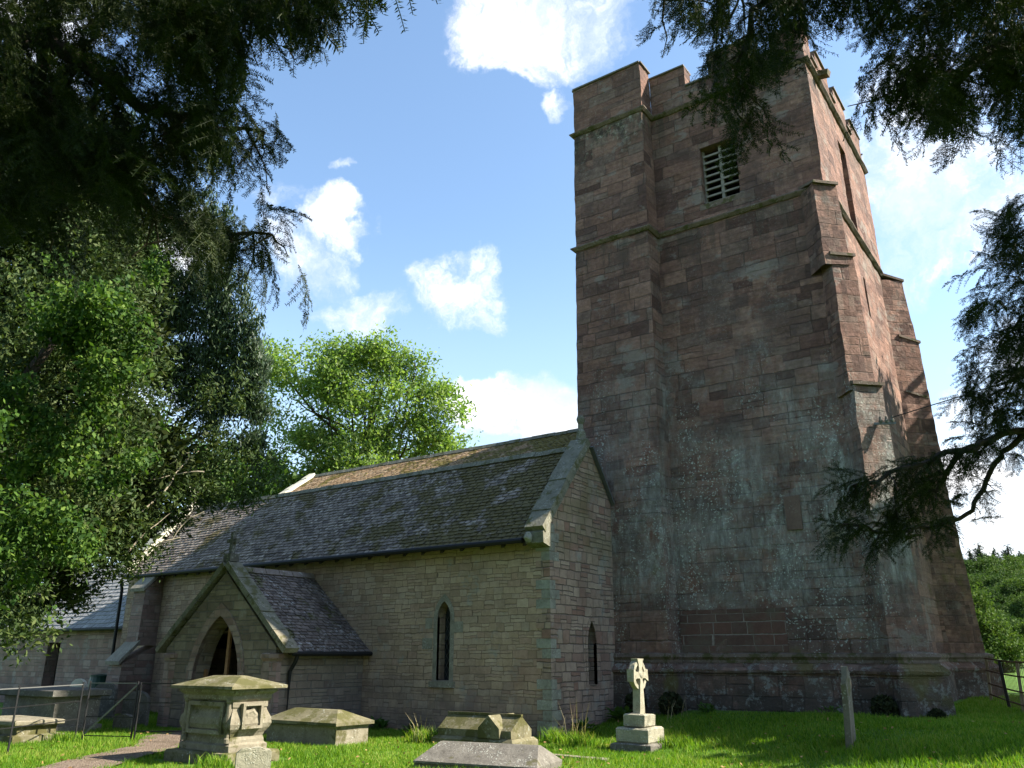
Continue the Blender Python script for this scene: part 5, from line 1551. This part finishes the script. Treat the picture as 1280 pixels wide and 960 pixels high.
# ash behind the nave
def broad(name, label, base, crown, mat, n, per, spread, la, lb, seed, gap, height, group=None, r0=.3, sub=None):
    t = thing(name, label, 'tree', base, group)
    B = np.array(crown)
    mid = B[:, :3].mean(0)
    mb = MB(); top = (base[0] * .4 + mid[0] * .6, base[1] * .4 + mid[1] * .6, mid[2] + .3 * (B[:, 2].max() - mid[2]))
    tp = limb((base[0], base[1], base[2] - .4), top, r0, r0 * .3, mb, seed, 8, .05); mb.build('trunk', BARK, t)
    mb = MB()
    for i, b in enumerate(B):
        s = tp[min(len(tp) - 1, 3 + i % 5)]
        q = limb(s, b[:3], r0 * .35, r0 * .06, mb, seed + i, 5, .12)
        for k in range(3):
            e = Vector(b[:3]) + Vector((random.uniform(-1, 1) * b[3], random.uniform(-1, 1) * b[4], random.uniform(-.2, 1) * b[5])) * .8
            limb(q[3 + k % 3], e, r0 * .1, .01, mb, seed + i * 3 + k, 4, .15)
    mb.build('branches', BARK, t)
    foliage('foliage', clumps(crown, sub[0], sub[1], CR) if sub else crown, n, per, spread, la, lb, mat, t, seed, gap=gap, shell=.4)
    return t
AD = 40
broad('ash_tree', 'light yellow green ash tree behind the nave roof', (*pix(440, 900, AD)[:2], 0),
      PB([(455, 480, AD, 55, .9), (400, 465, AD, 45, .8), (510, 490, AD, 45, .8), (545, 525, AD, 32, .8), (370, 500, AD, 45, 1), (440, 540, AD, 60, .8), (500, 545, AD, 45, .7), (390, 560, AD, 50, .8), (350, 560, AD, 45, 1), (350, 620, AD, 50, .8), (430, 445, AD, 26, .7), (480, 450, AD, 24, .7), (560, 555, AD, 22, .6), (345, 455, AD, 30, .9), (400, 620, AD, 60, .8), (520, 460, AD, 20, .7), (460, 600, AD, 70, .6), (530, 500, AD, 36, .8), (555, 545, AD, 30, .7), (490, 440, AD, 30, .7), (535, 570, AD, 40, .6), (570, 545, AD, 16, .7)]), ASH, 7600, 11, .22, .10, .045, 51, (.7, -.12), 18, r0=.32, sub=(560, .7))
broad('sycamore_tree', 'mid green bushy tree behind the chancel roof', (*pix(250, 900, 36)[:2], 0),
      PB([(250, 600, 36, 50, .9), (300, 600, 37, 40, .8), (210, 580, 36, 45, 1), (180, 620, 36, 55, .9), (290, 640, 37, 45, .7), (230, 650, 36, 50, .7), (150, 560, 36, 50, 1), (100, 640, 36, 70, 1), (20, 740, 34, 60, .8), (60, 690, 34, 60, .9), (-20, 680, 34, 70, 1), (10, 810, 34, 50, .6)]), MIDG, 4200, 10, .24, .13, .07, 52, (.6, -.2), 14, sub=(280, .8))

# shade trees east of the lawn, out of the picture on the right
broad('beech_tree', 'spreading beech standing on the lawn right of the tower', (5.6, 22.5, .6), [(5.0, 21.2, 7.2, 2.8, 2.6, 2.6), (3.6, 20.2, 5.2, 2.4, 1.9, 1.9), (7.2, 21.5, 8.2, 2.8, 2.8, 2.6), (4.4, 23.8, 9.2, 2.4, 2.6, 2.6), (3.7, 18.5, 6.3, 1.9, 1.5, 1.7), (6.5, 24.5, 11, 2.8, 2.8, 2.8), (3.6, 26.5, 12.5, 2.2, 2.2, 2.4), (4.5, 27.5, 9.5, 3, 3, 3)], MIDG, 5200, 12, .34, .2, .12, 61, (.7, -.16), 12)

for i, (bx, by, txt) in enumerate(((-9, -9, 'unseen yew added behind the viewer to the left to block skylight'), (1.5, -9, 'unseen yew added directly behind the viewer to block skylight'), (10, -5, 'unseen yew added behind the viewer to the right to block skylight'), (-17, -5, 'unseen yew added far left behind the viewer to block skylight'))):  # yews added out of view to darken the faces turned this way
    broad('yew_tree', txt, (bx, by, 0), [(bx + dx, by + dy, zc, 3.2, 3.2, 2.8) for dx, dy, zc in ((-1.5, 0, 3.6), (1.6, .6, 4.0), (0, -1.2, 6.0), (.4, .8, 7.6), (-.5, 0, 9.6))], YEWLIT, 900, 10, .3, .22, .10, 400 + i, None, 10, r0=.5)

# wooded hill: tree kinds built once, copied
def copy_tree(o, parent=None):
    c = o.copy(); COL.objects.link(c)
    if parent is not None: c.parent = parent
    for chd in o.children: copy_tree(chd, c)
    return c
def local_tree(name, label, blobs, mat, n, per, spread, la, lb, seed, gap, th, group, trunk_r=.3):
    t = thing(name, label, 'tree', (0, 0, 0), group)
    mb = MB(); limb((0, 0, -1.0), (0, 0, th), trunk_r, trunk_r * .3, mb, seed, 6, .03); mb.build('trunk', BARK, t)
    foliage('crown', clumps(blobs, 170, .75, CR) if mat is not FARD else blobs, n, per, spread, la, lb, mat, t, seed, gap=gap, shell=.3)
    return t
rr = np.random.default_rng(77)
def round_blobs(h, w, n):
    out = []
    for k in range(n):
        a = rr.uniform(0, 2 * math.pi); z = rr.uniform(.3, .9); rad = w * math.sqrt(max(.05, 1 - ((z - .5) / .5) ** 2)) * rr.uniform(.3, .75)
        s = w * rr.uniform(.32, .5)
        out.append((rad * math.cos(a), rad * math.sin(a), min(z * h, 8.9 - s * .85), s, s, s * .85))
    return out
GB = 'broadleaf trees on the far hillside'; GCn = 'conifers along the far ridge'
LB = 'rounded green broadleaf tree on the wooded hillside right of the tower'; LCn = 'dark pointed conifer on the skyline ridge right of the tower'
protoB = [local_tree('broadleaf_tree', LB, round_blobs(9, 3.4, 16), (FARG, FARG2)[k], 7000, 8, .22, .10, .065, 81 + k, (.5, -.25), 6, GB) for k in range(2)]
cone = [(0.3 * math.sin(k * 2.4), .3 * math.cos(k * 2.4), 1.0 + k * .9, 1.9 * (1 - k / 12.3) * (1.15 if k % 2 else .8), 1.9 * (1 - k / 12.3) * (1.15 if k % 2 else .8), .45) for k in range(12)]
protoC = local_tree('conifer_tree', LCn, cone, FARD, 4200, 7, .2, .15, .05, 91, (.6, -.3), 11, GCn)
near = broad('hazel_tree', 'bright green tree just beyond the field fence', (*pix(1212, 880, 46)[:2], .7), PB([(1215, 800, 46, 40, 1.0), (1200, 760, 46, 32, 1), (1235, 815, 46, 28, .9), (1190, 830, 46, 40, .8), (1215, 850, 46, 38, .6), (1180, 780, 46, 35, 1), (1240, 845, 46, 18, .7)]), FARG, 5200, 12, .18, .08, .045, 95, (.6, -.2), 8, r0=.2, sub=(200, .6))
spots = []
TOPS = [8.6, 8.6, 11.4]
def far_tree(px, top, d_, kind, h0):
    p = pix(px, top, d_)
    g_ = float(ground_z(p[0], p[1]))
    spots.append((p[0], p[1], g_ - .3, max(3.0, p[2] - g_) / TOPS[kind], kind))
for px, top, d_ in ((1200, 690, 118), (1222, 676, 124), (1240, 683, 121), (1258, 678, 125), (1275, 686, 120), (1292, 674, 128), (1178, 684, 126), (1310, 690, 122), (1330, 680, 126), (1160, 690, 124), (1211, 684, 130), (1249, 690, 128), (1350, 690, 122), (1285, 692, 132)): far_tree(px, top, d_, 2, 12.2)
for px, top, d_ in ((1190, 700, 112), (1215, 698, 114), (1240, 699, 112), (1265, 697, 113), (1290, 699, 112), (1315, 700, 112), (1228, 720, 88), (1258, 716, 86), (1287, 718, 84), (1240, 745, 72), (1272, 742, 70), (1298, 745, 70), (1225, 790, 60), (1205, 715, 96), (1235, 712, 92), (1265, 706, 95), (1290, 712, 90), (1222, 735, 80), (1250, 728, 76), (1280, 722, 78), (1312, 725, 80), (1185, 725, 90), (1340, 715, 92), (1262, 762, 62), (1292, 770, 60), (1325, 760, 62), (1238, 775, 64), (1165, 730, 92), (1270, 800, 54), (1305, 808, 52), (1350, 790, 56)): far_tree(px, top, d_, int(rr.integers(2)), 10.5)
used = set()
for (x, y, z, s, kind) in spots:
    pr_ = protoC if kind == 2 else protoB[kind]
    o = pr_ if kind not in used else copy_tree(pr_)
    used.add(kind)
    o.location = (x, y, z); o.rotation_euler = (0, 0, rr.uniform(0, 6.28)); sw = s * rr.uniform(1.0, 1.35); o.scale = (sw, sw, s)

# ------------------------------------------------------------------ grass
r = np.random.default_rng(5)
N = 620000
gx_ = r.uniform(-24, 4, N); gy_ = r.uniform(5.5, 26, N)
zz = ground_z(gx_, gy_)
rel = np.stack([gx_, gy_, zz], 1) - EYE
dep = rel @ FW; sx_ = 640 + FPX * (rel @ RT) / dep; sy_ = 480 - FPX * (rel @ UP) / dep
keep = (sx_ > -120) & (sx_ < 1420) & (sy_ < 1010) & (dep > 5)
for (x0, x1, y0, y1) in ((TCX - .95, TCX + .95, TCY - .8, TCY + .8), (LC[0] - 1.0, LC[0] + 1.0, LC[1] - .62, LC[1] + .62), (KC[0] - .95, KC[0] + .95, KC[1] - .42, KC[1] + .42), (MC[0] - .4, MC[0] + .4, MC[1] - .4, MC[1] + .4), (NX0, NX1, NY, 19), (XL, XR + .6, 17.7, 26), (PX0, PX1, PY, NY), (-36, NX0, CY, 21), (-21.9, -19.3, 9.95, 11.2), (-19.6, -17.6, 8.4, 9.5)):
    keep &= ~((gx_ > x0) & (gx_ < x1) & (gy_ > y0) & (gy_ < y1))
for (p, hw), (q, _) in zip(PATHL, PATHL[1:]):
    d_ = q - p; L2 = d_ @ d_
    t_ = np.clip(((gx_ - p[0]) * d_[0] + (gy_ - p[1]) * d_[1]) / L2, 0, 1)
    dist = np.hypot(gx_ - p[0] - t_ * d_[0], gy_ - p[1] - t_ * d_[1])
    keep &= dist > hw * (.95 + .35 * np.sin(gx_ * 5.1 + gy_ * 3.3) * np.sin(gx_ * 2.3 - gy_ * 6.1) - .35 * r.random(N) ** 3)
ca, sa = math.cos(R(12)), math.sin(R(12))
ux = ca * (gx_ - FC[0]) + sa * (gy_ - FC[1]); uy = -sa * (gx_ - FC[0]) + ca * (gy_ - FC[1])
keep &= ~((abs(ux) < 1.0) & (abs(uy) < .5))
gx_, gy_, zz = gx_[keep], gy_[keep], zz[keep]
n = len(gx_)
hgt = .035 + .05 * r.random(n) ** 2
patch_ = np.array([noise.noise((x * .9, y * .9, 0)) for x, y in zip(gx_[::1], gy_[::1])])
hgt *= 1 + .6 * np.clip(patch_ * 2, -.5, 1)
ang = r.uniform(0, 6.28, n); ben = r.normal(size=(n, 2)) * .5
wd = .007 + .005 * r.random(n)
b = np.stack([gx_, gy_, zz - .02], 1)
sd = np.stack([np.cos(ang) * wd, np.sin(ang) * wd, 0 * wd], 1)
tip = b + np.stack([ben[:, 0] * hgt, ben[:, 1] * hgt, hgt + .02], 1)
o = np_mesh('grass', np.stack([b - sd, b + sd, tip], 1), 3, GRASS)
tag(o, 'mown bright green lawn grass of the churchyard', 'grass', kind='stuff')
# long tufts by walls and stones
def tuft(x, y, n, h, spread, seed, mat=GRASS, w_=.009):
    r = np.random.default_rng(seed)
    px_, py_ = x + r.normal(size=n) * spread, y + r.normal(size=n) * spread * .6
    z_ = ground_z(px_, py_)
    hh = h * (.5 + .7 * r.random(n)); bn = r.normal(size=(n, 2)) * .35
    an = r.uniform(0, 6.28, n); sd = np.stack([np.cos(an), np.sin(an), 0 * an], 1) * w_
    b = np.stack([px_, py_, z_ - .02], 1)
    m_ = b + np.stack([bn[:, 0] * hh * .35, bn[:, 1] * hh * .35, hh * .6], 1)
    t_ = b + np.stack([bn[:, 0] * hh, bn[:, 1] * hh, hh], 1)
    return np.concatenate([np.stack([b - sd, b + sd, m_ + sd * .7, m_ - sd * .7], 1), np.stack([m_ - sd * .7, m_ + sd * .7, t_ + sd * .1, t_ - sd * .1], 1)])
TU = [(-11.6, 14.75, 'long grass tuft against the nave wall behind the coped tomb'), (-9.2, 14.6, 'long grass tuft at the buff nave corner below the pale quoins'), (-8.5, 14.3, 'long bright grass between the nave corner and the carved cross'), (-11.4, 13.2, 'long grass growing at the left end of the coped tomb'), (-11.45, 8.5, 'grass tuft at the foot of the tall chest tomb'), (-6.75, 14.6, 'grass tuft right beside the carved cross steps'), (-17.2, 9.2, 'grass tuft round the gate post by the path')]
for i, (x, y, txt) in enumerate(TU):
    V = tuft(x, y, 260, .28 if i in (1, 2, 3) else .2, .17, 200 + i)
    tag(np_mesh('grass_tuft', V, 4, GRASS), txt, 'grass tuft', 'grass tufts by the stones')
for i, (x, y, h, n, txt) in enumerate(((-11.3, 13.05, .5, 12, 'dry brown grass stems standing before the coped tomb'), (-8.75, 14.7, .75, 14, 'tall dry stems leaning against the gable wall foot'), (-11.9, 14.4, .45, 10, 'dry seed stems at the nave wall foot left of the coped tomb'), (-7.9, 17.3, .45, 12, 'dry weed stalks on the plinth behind the carved cross'))):
    V = tuft(x, y, n, h, .14, 300 + i, w_=.006)
    tag(np_mesh('dry_stems', V, 4, STRAW), txt, 'dry stems', 'dry stems in the long grass')

# docks and nettles along the wall feet, fallen leaves on the lawn
def weed(x, y, n, ln, seed):
    r = np.random.default_rng(seed)
    a = r.uniform(0, 6.28, n); el_ = r.uniform(.3, 1.2, n); l_ = ln * r.uniform(.5, 1.1, n)
    b = np.stack([x + r.normal(size=n) * .1, y + r.normal(size=n) * .06, np.zeros(n)], 1)
    b[:, 2] = ground_z(b[:, 0], b[:, 1]) + r.random(n) * ln * .5
    d_ = np.stack([np.cos(a) * np.cos(el_), np.sin(a) * np.cos(el_), np.sin(el_)], 1)
    sd = np.stack([-np.sin(a), np.cos(a), 0 * a], 1) * (l_ * .16)[:, None]
    m_ = b + d_ * (l_ * .5)[:, None]
    t_ = b + d_ * l_[:, None]; t_[:, 2] -= l_ * .25
    return np.stack([b, m_ + sd, t_, m_ - sd], 1)
for i, (x, y, ln, n, txt) in enumerate(((-14.2, 14.9, .3, 46, 'leafy dock clump in the angle between porch and nave wall'), (-13.1, 14.85, .22, 34, 'low weed clump at the wall foot left of the lancet window'), (-10.6, 14.8, .26, 40, 'leafy weed clump at the wall foot behind the coped tomb'), (-9.35, 15.9, .3, 44, 'nettle clump at the foot of the gable wall'), (-9.2, 17.3, .34, 50, 'nettle clump in the corner where the gable meets the tower'), (-7.4, 17.75, .24, 40, 'weed clump at the tower foot right of the moss cushions'), (-4.9, 17.95, .2, 30, 'small weed clump at the tower foot left of the corner buttress'))):
    tag(np_mesh('weed_clump', weed(x, y, n, ln, 500 + i), 4, MIDG), txt, 'weeds', 'weeds at the wall foot')
LITTER = leaf_mat('fallen leaves', [(.16, .085, .03), (.24, .14, .05), (.32, .23, .09)], .1, .8)
r = np.random.default_rng(8)
n = 700
c = np.stack([r.uniform(-19, 1, n), r.uniform(7, 17.5, n), np.zeros(n)], 1)
c[:, 2] = ground_z(c[:, 0], c[:, 1]) + .05
a = unit(r.normal(size=(n, 3)) * np.array([1, 1, .35])); b = unit(np.cross(a, np.array([0, 0, 1.]) + r.normal(size=(n, 3)) * .5))
ok_ = ~(((c[:, 0] > -13.2) & (c[:, 0] < -11.2) & (c[:, 1] > 8.4) & (c[:, 1] < 10)) | (c[:, 0] > -26) & (c[:, 1] > 15) & (c[:, 0] < -9.6) | ((c[:, 0] < -15) & (c[:, 1] > 12.3)))
tag(np_mesh('fallen_leaves', quads(c, a, b, .035, .018)[ok_], 4, LITTER), 'small brown leaves fallen on the churchyard grass', 'leaves', kind='stuff')
